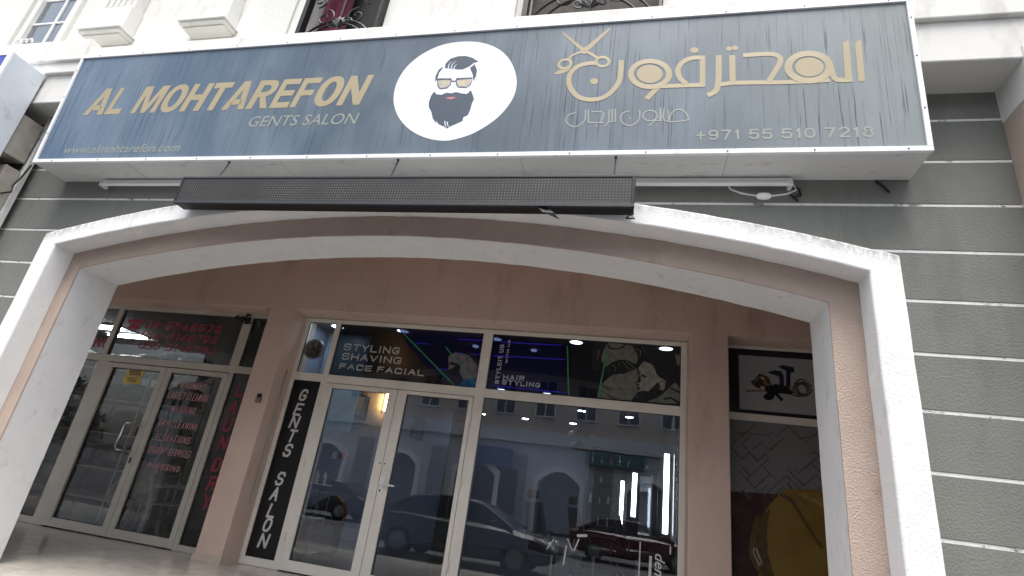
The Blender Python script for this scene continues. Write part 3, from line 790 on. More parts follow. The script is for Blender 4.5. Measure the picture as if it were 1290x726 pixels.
flat_poly(k, PS, B([(985, 112), (1020, 85), (1043, 328), (1005, 330)]), OF)
obj('arabic_lettering', k, M['gold'], sg, label='large gold Arabic name with scissors', recalc=False)
k = MB(); T = W1(8)
for pts in ([(245, 560), (245, 620), (222, 652), (178, 674), (135, 658), (120, 628), (138, 595), (185, 580)], [(265, 560), (265, 645)],
            [(285, 575), (350, 575), (366, 588), (345, 645)], [(265, 646), (368, 646)], [(402, 560), (398, 640), (370, 670)], [(421, 556), (421, 640)], [(441, 556), (441, 640), (398, 640)],
            [(600, 560), (600, 610), (577, 648), (535, 666), (492, 650), (475, 615), (492, 583), (535, 570)],
            [(715, 600), (700, 632), (660, 668)], [(700, 634), (736, 634), (736, 548)], [(762, 548), (762, 634), (905, 632), (914, 605), (892, 572), (850, 560), (812, 580), (790, 632)], [(786, 562), (790, 634)]):
    flat_stroke(k, PS, A(smooth_pts(pts, 3) if len(pts) > 4 else pts), T, OF)
flat_stroke(k, PS, A(ell(668, 600, 47, 34, 26)), T, OF, True)
for a in ((320, 666), (537, 617)): flat_poly(k, PS, A(ell(a[0], a[1], 7, 6, 10)), OF)
obj('arabic_lettering', k, M['pale_gold'], sg, label='thin pale Arabic line under the name', recalc=False)
# logo
L = crop((490, 40), .2066)
k = MB(); flat_poly(k, PS, L(smooth_pts([(29, 430), (36, 350), (66, 275), (125, 198), (215, 130), (330, 80), (455, 61), (570, 69), (670, 108), (740, 178), (777, 280), (768, 375), (722, 458), (645, 538), (530, 612), (420, 652), (325, 665), (210, 642), (118, 590), (55, 515)], 5, True)), OF-.0008)
obj('logo_disc', k, M['logo_white'], sg, label='white round logo disc', recalc=False)
k = MB()
for pts in ([(340, 222), (345, 195), (375, 165), (420, 150), (470, 148), (510, 160), (546, 183), (518, 190), (490, 212), (450, 230), (420, 231), (390, 226)],
            [(332, 213), (303, 232), (285, 268), (279, 310), (295, 286), (306, 250), (326, 226)], [(522, 198), (537, 235), (531, 270), (515, 304), (511, 262), (494, 222)]):
    flat_poly(k, PS, L(pts), OF)
flat_poly(k, PS, L([(275, 365), (290, 382), (320, 385), (350, 372), (380, 376), (407, 368), (440, 376), (475, 380), (500, 356), (510, 385), (519, 410), (505, 440), (498, 470), (482, 508), (453, 523), (448, 545), (405, 565), (380, 575), (352, 592), (335, 578), (305, 566), (286, 542), (290, 560), (268, 532), (258, 490), (262, 495), (243, 462), (243, 430), (256, 392)]), OF)
obj('logo_hair_and_beard', k, M['logo_dark'], sg, recalc=False, label='dark hair, sideburns and long beard of the logo face')
k = MB()
for a in ([(295, 292), (380, 287), (374, 322), (352, 343), (312, 348), (299, 330)], [(413, 288), (508, 283), (496, 322), (470, 340), (425, 338), (411, 318)]):
    flat_stroke(k, PS, L(a), W1(9), OF+.0004, True)
flat_stroke(k, PS, L([(378, 300), (396, 303), (412, 300)]), W1(10), OF+.0006)
flat_stroke(k, PS, L([(290, 289), (335, 288), (382, 292)]), W1(11), OF+.0008); flat_stroke(k, PS, L([(408, 292), (455, 285), (510, 283)]), W1(11), OF+.0008)
obj('logo_glasses', k, M['logo_dark'], sg, recalc=False)
k = MB()
for a in ([(299, 296), (374, 292), (368, 320), (348, 338), (315, 342), (304, 326)], [(418, 293), (500, 289), (490, 318), (467, 334), (428, 333), (417, 315)]): flat_poly(k, PS, L(a), OF)
obj('logo_lenses', k, M['logo_lens'], sg, recalc=False)
k = MB(); flat_poly(k, PS, L([(343, 405), (368, 398), (378, 400), (390, 397), (410, 403), (380, 413)]), OF+.0006); obj('logo_mouth', k, M['logo_pink'], sg, recalc=False)
k = MB()
for a in ([(362, 222), (366, 200), (385, 182)], [(380, 226), (384, 203), (408, 180)], [(396, 228), (400, 212), (415, 198)], [(340, 545), (343, 570), (352, 588)], [(355, 550), (358, 570), (368, 586)]):
    flat_stroke(k, PS, L(a), [W1(7), W1(5), W1(1.5)], OF+.0007)
obj('logo_highlights', k, M['logo_white'], sg, recalc=False)

# hooks and LED board
led = thing('led_board', 'long black scrolling LED display board hung under the blue sign', 'display', (-2.05, 3.35, 2.99))
lx0, lx1, ly0, ly1, lz0, lz1 = -3.93, -.092, 3.335, 3.455, 3.008, 3.263
fr = MB(); fr.box(lx0, lx1, ly0+.004, ly1, lz0, lz1)
obj('housing', fr, M['black_metal'], led, bevel=.004)
tt = .026
dbm = mat('dusty_black', (46, 50, 54), .55, .35, 40)
for a_, b_ in ((lz1-tt*.6, lz1+.004), (lz0-.004, lz0+tt)): obj('frame_rail', MB().box(lx0-.004, lx1+.004, ly0-.006, ly0+.02, a_, b_), dbm, led, bevel=.003)
for a_, b_ in ((lx0-.004, lx0+tt*.7), (lx1-tt*.8, lx1+.004)): obj('frame_stile', MB().box(a_, b_, ly0-.0055, ly0+.02, lz0+tt, lz1-tt*.6), M['black_metal'], led, bevel=.003)
obj('matrix', MB().box(lx0+tt*.7, lx1-tt*.8, ly0-.001, ly0+.01, lz0+tt, lz1-tt*.6), M['led_matrix'], led)
for x in (-3.72, -2.05, -.25):
    hk = MB().tube([(x, 3.53, SZ0), (x, 3.445, lz1)], .006, 6)
    hk.lathe([(.014, 0), (.010, -.012)], (x, 3.52, SZ0), 8)
    obj('hanger', hk, M['black_metal'], led)
hk = MB().tube([(lx1-.02, ly0+.03, lz0), (lx1-.02, ly0+.03, lz0-.05)], .003, 5).tube([(lx1-.05, ly0+.03, lz0-.075), (lx1-.02, ly0+.03, lz0-.045), (lx1+.01, ly0+.03, lz0-.075), (lx1-.05, ly0+.03, lz0-.075)], .006, 5)
obj('wire_clip', hk, M['black_metal'], led)
tp = MB().add([(-.78, 3.34, 3.01), (-.70, 3.36, 3.01), (-.64, 3.33, 2.95), (-.595, 3.34, 2.90), (-.66, 3.33, 2.93), (-.72, 3.33, 2.955)], [(0, 1, 2, 3, 4, 5)])
obj('loose_tape', tp, M['cable_black'], led)

# tube lights under the sign, on the wall
def tube_light(x0, x1, label):
    t = thing('tube_light', label, 'lamp', ((x0+x1)/2, 3.8, 3.48), 'white tube fittings under the sign')
    obj('batten', MB().box(x0, x1, 3.790, 3.846, 3.505, 3.545), M['plastic_white'], t, bevel=.004)
    obj('tube', MB().tube([(x0+.03, 3.785, 3.487), (x1-.03, 3.785, 3.487)], .019, 12), mat('frosted_tube', (236, 238, 240), .25, 0), t, smooth=True)
    for x in (x0, x1-.03): obj('end_cap', MB().box(x, x+.03, 3.762, 3.846, 3.462, 3.5045), M['plastic_white'], t, bevel=.006)
    return t
tube_light(-.55, 1.045, 'unlit white tube light on the wall under the right end of the sign')
tube_light(-5.45, -4.2, 'unlit white tube light on the wall under the left end of the sign')
sw = thing('cable_switch', 'white inline switch hanging on its cord under the tube light', 'switch', (.82, 3.78, 3.36))
obj('switch_body', MB().lathe([(.012, -.05), (.024, -.035), (.028, 0), (.024, .035), (.012, .05)], (.84, 3.78, 3.375), 10, 'X'), M['plastic_white'], sw, smooth=True)
obj('cord', MB().tube([(.60, 3.80, 3.47), (.61, 3.79, 3.44), (.68, 3.78, 3.40), (.80, 3.78, 3.375)], .007, 6).tube([(.88, 3.78, 3.375), (1.0, 3.79, 3.40), (1.07, 3.80, 3.44), (1.06, 3.82, 3.50), (1.0, 3.84, 3.52)], .007, 6), M['cable_white'], sw)
for pts, lb in (([(1.04, 3.84, 3.50), (1.10, 3.83, 3.47), (1.11, 3.84, 3.42), (1.06, 3.83, 3.40), (1.09, 3.84, 3.37), (1.04, 3.83, 3.42)], 'small tangle of black wire beside the end of the right tube light'),
                ([(1.62, 3.84, 3.55), (1.66, 3.835, 3.50), (1.70, 3.84, 3.45)], 'short black wire stub on the grey wall under the sign corner')):
    tag(obj('wire', MB().tube(pts, .008, 5), M['cable_black']), lb, 'wire')

# neighbouring sign at far left
ns = thing('neighbour_sign', 'white sided box sign with blue face cut off by the left edge', 'sign', (-8, 3.3, 3.4))
obj('box', MB().box(-9.9, -6.5, 3.15, 3.487, 3.38, 4.69), mat('silver_sheet', (214, 220, 226), .45, .06, 3, dirt=((150, 156, 160), .58, .8, 5, (1, 1, 1))), ns, bevel=.004)
obj('blue_face', MB().box(-9.85, -6.56, 3.142, 3.152, 3.42, 4.65), mat('neighbour_blue', (40, 66, 170), .35, .05), ns)
frm = MB().box(-6.56, -6.494, 3.136, 3.16, 3.38, 4.694).box(-9.9, -6.56, 3.136, 3.16, 4.65, 4.694).box(-9.9, -6.56, 3.136, 3.16, 3.38, 3.42)
obj('edge_trim', frm, M['trim_white'], ns, bevel=.002)
mbx = mat('stained_beige', (168, 162, 152), .7, .25, 5, 40, .2)
obj('mounting_box', MB().box(-8.6, -6.52, 3.49, 3.715, 3.70, 4.18), mbx, ns, bevel=.006)
obj('mounting_box', MB().box(-8.6, -6.52, 3.58, 3.73, 2.9, 3.60), mbx, ns, bevel=.006)
obj('side_strip', MB().box(-6.56, -6.50, 3.735, 3.79, 2.6, 4.33), M['sheet_white'], ns, bevel=.003)
tag(obj('wire', MB().tube([(-6.45, 3.74, 3.70), (-6.47, 3.72, 3.52), (-6.49, 3.70, 3.42), (-6.46, 3.70, 3.34), (-6.6, 3.6, 3.24), (-6.9, 3.5, 3.2)], .009, 6), M['cable_black']), 'loose black cable looping beneath the neighbouring blue sign', 'cable')

# ================================================================== SHOP FRONTS
GY = F+.034
def pane(name, x0, x1, z0, z1, m, parent, label=None, y=GY):
    return obj(name, MB().add([(x0, y, z0), (x1, y, z0), (x1, y, z1), (x0, y, z1)], [(0, 1, 2, 3)]), m, parent, recalc=False, label=label)
def fpost(x0, x1, z0, z1, m, parent): return obj('frame_post', MB().box(x0, x1, F, F+.068, z0, z1), m, parent, bevel=.004)
def frail(x0, x1, z0, z1, m, parent): return obj('frame_rail', MB().box(x0, x1, F+.003, F+.065, z0, z1), m, parent, bevel=.004)
def gasket(x0, x1, z0, z1, parent):
    w = .006; b = MB(); y0, y1 = GY-.014, GY-.002
    b.box(x0, x0+w, y0, y1, z0, z1); b.box(x1-w, x1, y0, y1, z0, z1); b.box(x0+w, x1-w, y0, y1, z0, z0+w); b.box(x0+w, x1-w, y0, y1, z1-w, z1)
    return obj('gasket', b, M['gasket'], parent)
def door(x0, x1, gx0, gx1, z1, gz0, gz1, m, g, parent, label):
    b = MB(); y0, y1 = F-.006, F+.05
    b.box(x0, gx0, y0, y1, .012, z1); b.box(gx1, x1, y0, y1, .012, z1); b.box(gx0, gx1, y0+.002, y1-.002, .012, gz0); b.box(gx0, gx1, y0+.002, y1-.002, gz1, z1)
    d = obj('door', b, m, parent, bevel=.004, label=label)
    pane('door_glass', gx0, gx1, gz0, gz1, g, d); gasket(gx0, gx1, gz0, gz1, d)
    for z in (.35, 1.05, 1.85):
        pass
    return d
# ---- salon
sf = thing('salon_shopfront', 'salon shop front of pale aluminium frames with dark posters above the doors', 'shop front', (-1.95, F, 0))
al = M['alu']
for a in ((-4.377, -4.25), (-3.865, -3.792), (-1.86, -1.741), (.436, .4999)): fpost(a[0], a[1], 0, 2.9405, al, sf)
for a in ((-4.25, -3.865), (-3.792, -1.86), (-1.741, .436)):
    frail(a[0], a[1], 2.885, 2.9405, al, sf); frail(a[0], a[1], 2.112, 2.212, al, sf)
frail(-4.25, -3.865, 0, .085, al, sf); frail(-1.741, .436, 0, .09, al, sf)
bd = MB(); bd.box(-4.40, -4.377, F+.001, F+.06, 0, 2.94); bd.box(-4.377, .5, F-.012, F+.001, 2.928, 2.941)
bd.box(-2.2, -1.6, F-.016, F-.012, 2.925, 2.95)
obj('silicone_edge', bd, mat('old_sealant', (160, 150, 138), .8, .3, 20, 80, .5), sf, label='cracked sealant strip round the frame')
d1 = door(-3.790, -2.818, -3.692, -2.925, 2.105, .12, 2.052, al, M['glass'], sf, 'left glazed leaf of the salon door')
d2 = door(-2.812, -1.863, -2.696, -1.914, 2.105, .12, 2.062, al, M['glass'], sf, 'right glazed leaf of the salon door')
h = MB(); h.box(-2.80, -2.745, F-.014, F-.006, .93, 1.12); h.tube([(-2.772, F-.01, 1.03), (-2.772, F-.055, 1.03), (-2.75, F-.06, 1.03), (-2.60, F-.06, 1.026)], .011, 8)
obj('door_handle', h, M['plastic_white'], d2, smooth=True)
h = MB(); h.lathe([(.008, 0), (.008, -.004)], (-2.785, F-.014, 1.25), 8, 'Y'); h.lathe([(.008, 0), (.008, -.006)], (-2.845, F-.008, 1.25), 8, 'Y'); h.box(-2.785, -2.77, F-.018, F-.0135, .945, .975)
obj('lock', h, M['gasket'], d2)
for z in (.3, 1.1, 1.8):
    for x, d in ((-3.80, d1), (-1.853, d2)): obj('hinge', MB().tube([(x, F-.012, z), (x, F-.012, z+.09)], .009, 8), al, d)
pane('fan_pane', -4.25, -3.865, 2.212, 2.885, M['glass'], sf); gasket(-4.25, -3.865, 2.212, 2.885, sf)
pane('shop_window', -1.741, .436, .09, 2.112, M['glass'], sf); gasket(-1.741, .436, .09, 2.112, sf)
# posters above
for (x0, x1, lb) in ((-3.792, -1.86, 'dark poster lite reading STYLING SHAVING FACE FACIAL'), (-1.741, .436, 'dark blue poster lite reading HAIR STYLING')):
    p = pane('poster_pane', x0, x1, 2.212, 2.885, M['poster_film'], sf, lb); gasket(x0, x1, 2.212, 2.885, sf)
OP = .005
C6 = crop((360, 390), .2016); C7 = crop((600, 400), .2093); C6b = crop((740, 420), .1377)
navy = glass('navy_film', (.3, .32, .55, 1), .7, (14, 17, 54), .86)
def prints(name, polys, strokes, m, parent, off, label=None):
    o = None
    for i_, p in enumerate(polys):
        k = MB(); flat_poly(k, PF, p, off+.00004*i_); o = obj(name, k, m, parent, recalc=False, label=label)
    for i_, (p, wd) in enumerate(strokes):
        k = MB(); flat_stroke(k, PF, p, wd, off+.00004*(i_+len(polys))); o = obj(name, k, m, parent, recalc=False, label=label)
    return o
pm = lambda n, c, r=.45: mat(n, c, r, .4, 16, spec=.3)
prints('poster_print', [C6([(700, 110), (1240, 155), (1195, 485), (1010, 475), (860, 340), (760, 220)]), C7([(100, 105), (560, 165), (556, 468), (60, 425)])], [], navy, sf, .001)
pg1 = pm('poster_grey', (176, 178, 176)); pg2 = pm('poster_grey2', (166, 168, 178))
def tline(txt, bl, tr, wd, off, m, parent, **kw):
    k = MB(); stroke_text(k, PF, txt, bl, tr, wd, off, **kw); return obj('lettering', k, m, parent, recalc=False, label='word%s %s' % ('s' if ' ' in txt else '', txt) if txt[0].isalpha() else 'phone number ' + txt)
tline('STYLING', C6([(360, 255)])[0], C6([(718, 238)])[0], .017, OP, pg1, sf)
tline('SHAVING', C6([(347, 313)])[0], C6([(728, 300)])[0], .017, OP, pg1, sf)
tline('FACE FACIAL', C6([(333, 372)])[0], C6([(870, 380)])[0], .017, OP, pg1, sf)
t = MB()
tline('HAIR', C7([(160, 375)])[0], C7([(292, 354)])[0], .015, OP, pg2, sf)
tline('STYLING', C7([(153, 405)])[0], C7([(387, 394)])[0], .015, OP, pg2, sf)
tline('STYLEIT US', C7([(110, 400)])[0], C7([(170, 165)])[0], .013, OP, pg2, sf, rot=1)
tline('WITH US', C7([(174, 276)])[0], C7([(207, 138)])[0], .009, OP, pg2, sf, rot=1)
grn = pm('poster_green', (60, 150, 100))
prints('poster_line', [], [(C6([(735, 150), (1055, 475)]), .012), (C6([(1000, 235), (1197, 480)]), .012), (C7([(548, 170), (556, 468)]), .014), (C7([(790, 195), (732, 480)]), .016)], grn, sf, OP, 'green neon style lines across the posters')
blu = emis('blue_led', (60, 40, 255), 1.6)
# printed neon tubes
prints('poster_line', [], [(C6([(810, 209), (895, 216)]), .012), (C6([(1075, 185), (1240, 195)]), .014), (C6([(1062, 268), (1240, 285)]), .014), (C6([(965, 372), (1015, 376)]), .010),
      (C7([(150, 149), (515, 168)]), .014), (C7([(100, 230), (535, 254)]), .014), (C7([(100, 410), (540, 454)]), .012)], pm('poster_blue', (58, 40, 214)), sf, OP, 'blue neon style lines across the posters')
# man's profile on the left poster
prints('poster_figure', [C6([(1018, 290), (1062, 264), (1130, 268), (1190, 300), (1200, 360), (1190, 440), (1110, 440), (1080, 385), (1045, 402), (1024, 390), (1022, 378), (1012, 372), (1021, 345), (1012, 325)])], [], pm('skin_print', (108, 104, 112)), sf, .004, 'profile of a man with beard and dark glasses')
prints('poster_beard', [C6([(1016, 376), (1045, 366), (1078, 326), (1098, 338), (1085, 388), (1050, 412), (1024, 402)]), C6([(1020, 326), (1062, 334), (1066, 350), (1032, 348)]), C6([(1058, 262), (1130, 262), (1186, 290), (1196, 350), (1180, 330), (1150, 290), (1110, 276)])],
       [(C6([(1128, 318), (1148, 300), (1168, 296)]), .006), (C6([(1136, 352), (1140, 354)]), .012)], pm('hair_print', (28, 24, 34)), sf, .005)
prints('poster_cape', [C6([(1110, 440), (1190, 430), (1205, 488), (1085, 476)])], [], pm('cape_print', (40, 90, 140)), sf, .0045)
# barber and client on the right poster
prints('poster_figure', [C6b([(178, 84), (410, 112), (460, 200), (452, 330), (480, 380), (450, 450), (460, 530), (405, 617), (100, 592), (118, 480), (200, 400), (160, 300), (125, 250), (140, 170)]),
       C6b([(730, 520), (800, 450), (850, 500), (850, 645), (700, 640), (540, 625), (640, 595)]), C6b([(800, 190), (850, 200), (850, 290), (820, 290)])], [], pm('shirt_print', (112, 114, 104)), sf, .003, 'barber in pale shirt cutting the hair of a bearded man')
prints('poster_face', [C6b([(462, 310), (520, 255), (600, 290), (640, 380), (720, 440), (700, 520), (620, 520), (540, 560), (455, 545), (482, 505), (445, 455), (490, 450), (484, 385)])], [], pm('face_print', (138, 136, 126)), sf, .004)
prints('poster_dark', [C6b([(160, 310), (220, 268), (300, 240), (350, 245), (400, 262), (450, 290), (432, 330), (395, 340), (345, 368), (285, 376), (235, 375), (205, 402), (165, 370)]),
       C6b([(60, 110), (150, 76), (180, 90), (142, 170), (122, 250), (130, 325), (60, 350), (38, 250)]), C6b([(410, 110), (520, 120), (540, 240), (500, 270), (455, 330), (432, 300), (468, 240), (450, 180)]),
       C6b([(560, 255), (640, 285), (820, 285), (835, 380), (780, 445), (715, 430), (655, 400), (628, 365), (620, 310)]),
       C6b([(410, 617), (470, 580), (445, 545), (500, 525), (560, 530), (640, 450), (668, 480), (640, 545), (600, 592), (540, 626)]),
       C6b([(490, 372), (545, 392), (535, 408), (500, 395)]), C6b([(440, 452), (478, 466), (470, 480)])],
       [(C6b(smooth_pts([(180, 84), (200, 130), (255, 145), (320, 130), (345, 100)], 4)), .018), (C6b([(120, 470), (180, 500), (240, 520)]), .010), (C6b([(118, 520), (200, 570), (250, 600)]), .008), (C6b([(460, 320), (466, 385)]), .012),
        (C6b(ell(682, 482, 38, 42, 18)), .008), (C6b([(760, 500), (800, 520), (850, 545)]), .02), (C6b([(700, 600), (760, 590), (845, 640)]), .02)], pm('dark_print', (38, 38, 40)), sf, .005)
prints('poster_light', [], [(C6b([(350, 255), (400, 290), (430, 318)]), .007), (C6b([(320, 262), (365, 310), (395, 330)]), .007), (C6b([(230, 290), (260, 320), (250, 350)]), .006), (C6b([(70, 180), (110, 160), (90, 240)]), .006), (C6b([(440, 140), (490, 160), (480, 220)]), .006), (C6b([(505, 130), (530, 180)]), .006), (C6b([(280, 270), (300, 300)]), .006)],
       pm('light_print', (120, 120, 112)), sf, .006)
# black upright sign
bs = obj('upright_sign', MB().box(-4.25, -3.865, F+.018, F+.03, .085, 2.112), M['print_black'], sf, label='black upright panel reading GENTS SALON')
t = MB()
for ch, (a, b) in zip('GENTSSALON', ((213, 247), (200, 285), (190, 318), (183, 355), (172, 393), (152, 468), (138, 508), (130, 553), (118, 590), (108, 632))):
    p = at(280+.4762*a, 380+.4766*b, Y=F+.016)
    wl = .056 if ch != 'N' else .062
    stroke_text(t, MetricPlane(F+.0175), ch, (p.x-wl, p.z-.078), (p.x+wl+.02, p.z+.078), .027, .002, shear=.18, px=False)
    if ch in 'TNALE':
        for q_ in ((-.0, -.069), ) if ch in 'TL' else (): pass
obj('lettering', t, M['letter_silver'], bs, recalc=False)
# lines and script on the shop window
D = crop((640, 600), .1735)
prints('window_decal', [], [(D([(335, 455), (280, 530)]), .010), (D([(430, 450), (465, 540)]), .010), (D([(500, 432), (575, 432)]), .026), (D([(515, 455), (480, 540)]), .014), (D([(425, 500), (400, 645)]), .013), (D([(960, 475), (950, 730)]), .012), (D([(1036, 580), (1028, 730)]), .026), (D([(1180, 510), (1178, 570)]), .014)], M['letter_silver'], sf, .003)
t = MB(); A_ = D([(1062, 726)])[0]; B_ = D([(1140, 572)])[0]
a = PF.p(A_[0], A_[1], .003); b = PF.p(B_[0], B_[1], .003)
stv, fs = glyphs('den', .01, .3)
t.add([(a.x+(b.x-a.x)*tt_, a.y, a.z+(b.z-a.z)*(1-s_)) for s_, tt_ in stv], fs)
obj('lettering', t, M['letter_silver'], sf, label='white script letters den running down the window')

# ---- laundry
lf = thing('laundry_shopfront', 'laundry shop front with aged aluminium frames and red lettering on the glass', 'shop front', (-6.6, F, 0))
ag = M['alu_grey']
fpost(-8.449, -8.36, 0, 2.9405, ag, lf); fpost(-7.367, -7.282, 2.212, 2.885, ag, lf); fpost(-7.367, -7.192, 0, 2.12, ag, lf)
fpost(-5.25, -5.115, 2.212, 2.885, ag, lf); fpost(-5.213, -5.15, 0, 2.12, ag, lf); fpost(-4.89, -4.80, 0, 2.9405, ag, lf)
frail(-8.36, -4.89, 2.885, 2.9405, ag, lf); frail(-8.36, -4.89, 2.12, 2.212, ag, lf); frail(-8.36, -7.367, 0, .08, ag, lf); frail(-5.15, -4.89, 0, .07, ag, lf)
e1 = door(-7.19, -6.187, -7.08, -6.275, 2.108, .112, 2.045, ag, M['glass_film'], lf, 'left glazed leaf of the laundry door')
e2 = door(-6.181, -5.215, -6.10, -5.29, 2.108, .112, 2.045, ag, M['glass_film'], lf, 'right glazed leaf of the laundry door')
h = MB(); h.tube([(-6.265, F-.006, 1.33), (-6.265, F-.06, 1.33), (-6.29, F-.075, 1.33), (-6.40, F-.08, 1.335), (-6.44, F-.08, 1.30), (-6.45, F-.08, 1.05), (-6.42, F-.08, 1.0), (-6.29, F-.075, 1.0), (-6.265, F-.06, 1.0), (-6.265, F-.006, 1.0)], .014, 10)
obj('pull_handle', h, M['chrome'], e1, smooth=True)
obj('lock', MB().box(-6.24, -6.215, F-.010, F-.006, .86, .93), M['gasket'], e1)
for (x0, x1, z0, z1) in ((-8.36, -7.367, 2.212, 2.885), (-7.282, -5.25, 2.212, 2.885), (-5.115, -4.89, 2.212, 2.885), (-8.36, -7.367, .08, 2.12), (-5.15, -4.89, .07, 2.12)):
    pane('pane', x0, x1, z0, z1, M['glass_film'], lf); gasket(x0, x1, z0, z1, lf)
C5 = crop((110, 380), .2204); C5b = crop((180, 450), .2066)
t = MB()
tline('04-5646578', C5([(322, 152)])[0], C5([(782, 138)])[0], .020, .003, M['red_vinyl'], lf, shear=.2, gap=.3)
tline('054-9146790', C5([(298, 211)])[0], C5([(758, 201)])[0], .018, .003, M['red_vinyl'], lf, shear=.2, gap=.3)
tline('CLEANING', C5([(-210, 240)])[0], C5([(135, 212)])[0], .026, .003, M['red_vinyl'], lf)
t = MB(); stroke_text(t, PF, '050-5146790', C5([(285, 268)])[0], C5([(745, 264)])[0], .016, .003, shear=.2, gap=.3)
obj('lettering', t, M['faded_red'], lf, recalc=False, label='faded lowest line of numbers')
tline('050-5146790', C5([(285, 268)])[0], C5([(745, 264)])[0], .014, .005, M['red_vinyl'], lf, shear=.2, gap=.3)
k = MB(); q = C5([(268, 143)])[0]; p0 = PF.p(q[0], q[1], .003)
k.add([(p0.x+.09*math.cos(a*PI/10)*1.1, p0.y, p0.z-.035+.085*math.sin(a*PI/10)) for a in range(11)], [tuple(range(11))])
k.add([(p0.x-.13, p0.y, p0.z+.045), (p0.x-.13, p0.y, p0.z+.09), (p0.x, p0.y, p0.z+.12), (p0.x+.13, p0.y, p0.z+.09), (p0.x+.13, p0.y, p0.z+.045), (p0.x+.06, p0.y, p0.z+.06), (p0.x-.06, p0.y, p0.z+.06)], [tuple(range(7))])
obj('phone_symbol', k, M['red_vinyl'], lf, recalc=False)
t = MB()
for s, a, b in (('LAUNDRY', (228, 190), (398, 160)), ('CARPET CLEANING', (148, 250), (412, 232)), ('WASHING', (165, 335), (332, 310)), ('DRY CLEANING', (92, 418), (342, 408)), ('ALTRATIONS', (68, 505), (300, 490)), ('URGENT SERVICES', (30, 583), (303, 575)), ('PRESSING', (25, 675), (235, 668))):
    tline(s, C5b([a])[0], C5b([b])[0], .012, .003, M['pink_vinyl'], e2, shear=.12, gap=.35)
t = MB()
for s, (a, b) in zip('LAUNDRY', ((592, 200), (548, 305), (515, 412), (487, 522), (450, 655), (420, 770), (385, 880))):
    q = C5b([(a, b)])[0]; p = PF.p(q[0], q[1], .003); stroke_text(t, MetricPlane(p.y), s, (p.x-.065, p.z-.09), (p.x+.085, p.z+.09), .036, 0, shear=.12, px=False)
obj('lettering', t, M['faded_red'], lf, recalc=False, label='large dark red letters LAUNDRY stacked down the narrow pane')
S3 = crop((130, 460), .1653)
for k_, (pts, tx) in enumerate((([(188, 30), (318, 40), (300, 88), (172, 78)], 'NO'), ([(162, 82), (292, 92), (276, 148), (146, 136)], 'PUSH'))):
    s_ = prints('sticker', [S3(pts)], [], M['yellow_sticker'], e1, .002)
    t = MB(); cx = sum(p[0] for p in pts)/4; cy = sum(p[1] for p in pts)/4
    if tx == 'PUSH': text_on(t, PF, tx, S3([(cx-38, cy+12)])[0], S3([(cx+38, cy-6)])[0], .004, bold=.02)
    flat_stroke(t, PF, S3([(cx-45, cy-22), (cx+48, cy-14)]), .008, .004)
    if tx == 'NO':
        for dy in (-8, 4, 16): flat_stroke(t, PF, S3([(cx-46, cy+dy-4), (cx+42, cy+dy+3)]), .012, .004)
    obj('sticker_print', t, M['print_dark'], e1, recalc=False)
# exhaust things in the narrow lite of the laundry and the salon
dk = thing('exhaust_duct', 'crumpled silver exhaust duct behind the narrow top pane of the laundry', 'duct', (-5.0, 6.3, 2.6))
a = at(325, 412, Y=6.28); b_ = MB()
prof = [(.10+.008*(i % 2), -.02-.012*i) for i in range(12)]
b_.lathe([(r, h) for r, h in prof], (a.x, 6.32, a.z-.03), 18, 'Y'); obj('hose', b_, M['steel'], dk, smooth=False)
b_ = MB(); pts = [(a.x-.24, 6.10, a.z+.06), (a.x-.14, 6.06, a.z+.03), (a.x-.02, 6.05, a.z+.10), (a.x+.06, 6.07, a.z+.04), (a.x-.05, 6.07, a.z-.0), (a.x-.18, 6.08, a.z+.0)]
b_.lathe([(.075, 0), (.09, .01), (.09, .03), (.07, .04)], (a.x, 6.16, a.z-.03), 18, 'Y'); obj('duct_rim', b_, M['black_metal'], dk, smooth=True)
rr = random.Random(3); b_ = MB()
for i in range(14):
    p = (a.x-.10+rr.uniform(-.10, .12), F-.012, a.z+.04+rr.uniform(-.03, .06)); b_.tube([p, (p[0]+rr.uniform(-.06, .06), F-.03, p[2]+rr.uniform(-.05, .02)), (p[0]+rr.uniform(-.08, .08), F-.02, p[2]+rr.uniform(-.06, .0))], [.014, .018, .004], 5)
obj('torn_wrap', b_, M['cable_black'], dk, smooth=True)
a = at(316, 450, Y=6.3); b_ = MB(); b_.lathe([(.06, 0), (.07, .02), (.06, .06)], (a.x, 6.25, a.z), 16, 'Y'); obj('lower_pipe', b_, M['steel'], dk, smooth=True)
fn = thing('exhaust_fan', 'round black exhaust fan behind the narrow top pane of the salon', 'fan', (-4.07, 6.2, 2.55))
a = at(396, 440, Y=6.2); b_ = MB(); b_.lathe([(.135, 0), (.135, -.03), (.112, -.03), (.112, .05)], (a.x, 6.21, a.z), 28, 'Y'); obj('ring', b_, M['steel'], fn, smooth=True)
b_ = MB(); b_.lathe([(.108, .01), (.108, .03)], (a.x, 6.2, a.z), 24, 'Y'); b_.lathe([(.03, 0), (.03, -.02)], (a.x, 6.2, a.z), 12, 'Y'); obj('grille', b_, M['black_metal'], fn)
for q in range(5):
    an = q*2*PI/5; c_, s_ = math.cos(an), math.sin(an)
    b_ = MB().add([(a.x+.02*c_, 6.195, a.z+.02*s_), (a.x+.10*c_-.03*s_, 6.19, a.z+.10*s_+.03*c_), (a.x+.105*c_, 6.2, a.z+.105*s_), (a.x+.03*c_+.01*s_, 6.203, a.z+.03*s_)], [(0, 1, 2, 3)])
    obj('blade', b_, M['steel'], fn)
obj('white_backing', MB().box(-4.36, -3.7, 6.80, 6.83, 1.6, 2.94), mat('fan_board', (150, 176, 196), .3, .2, 5), fn)

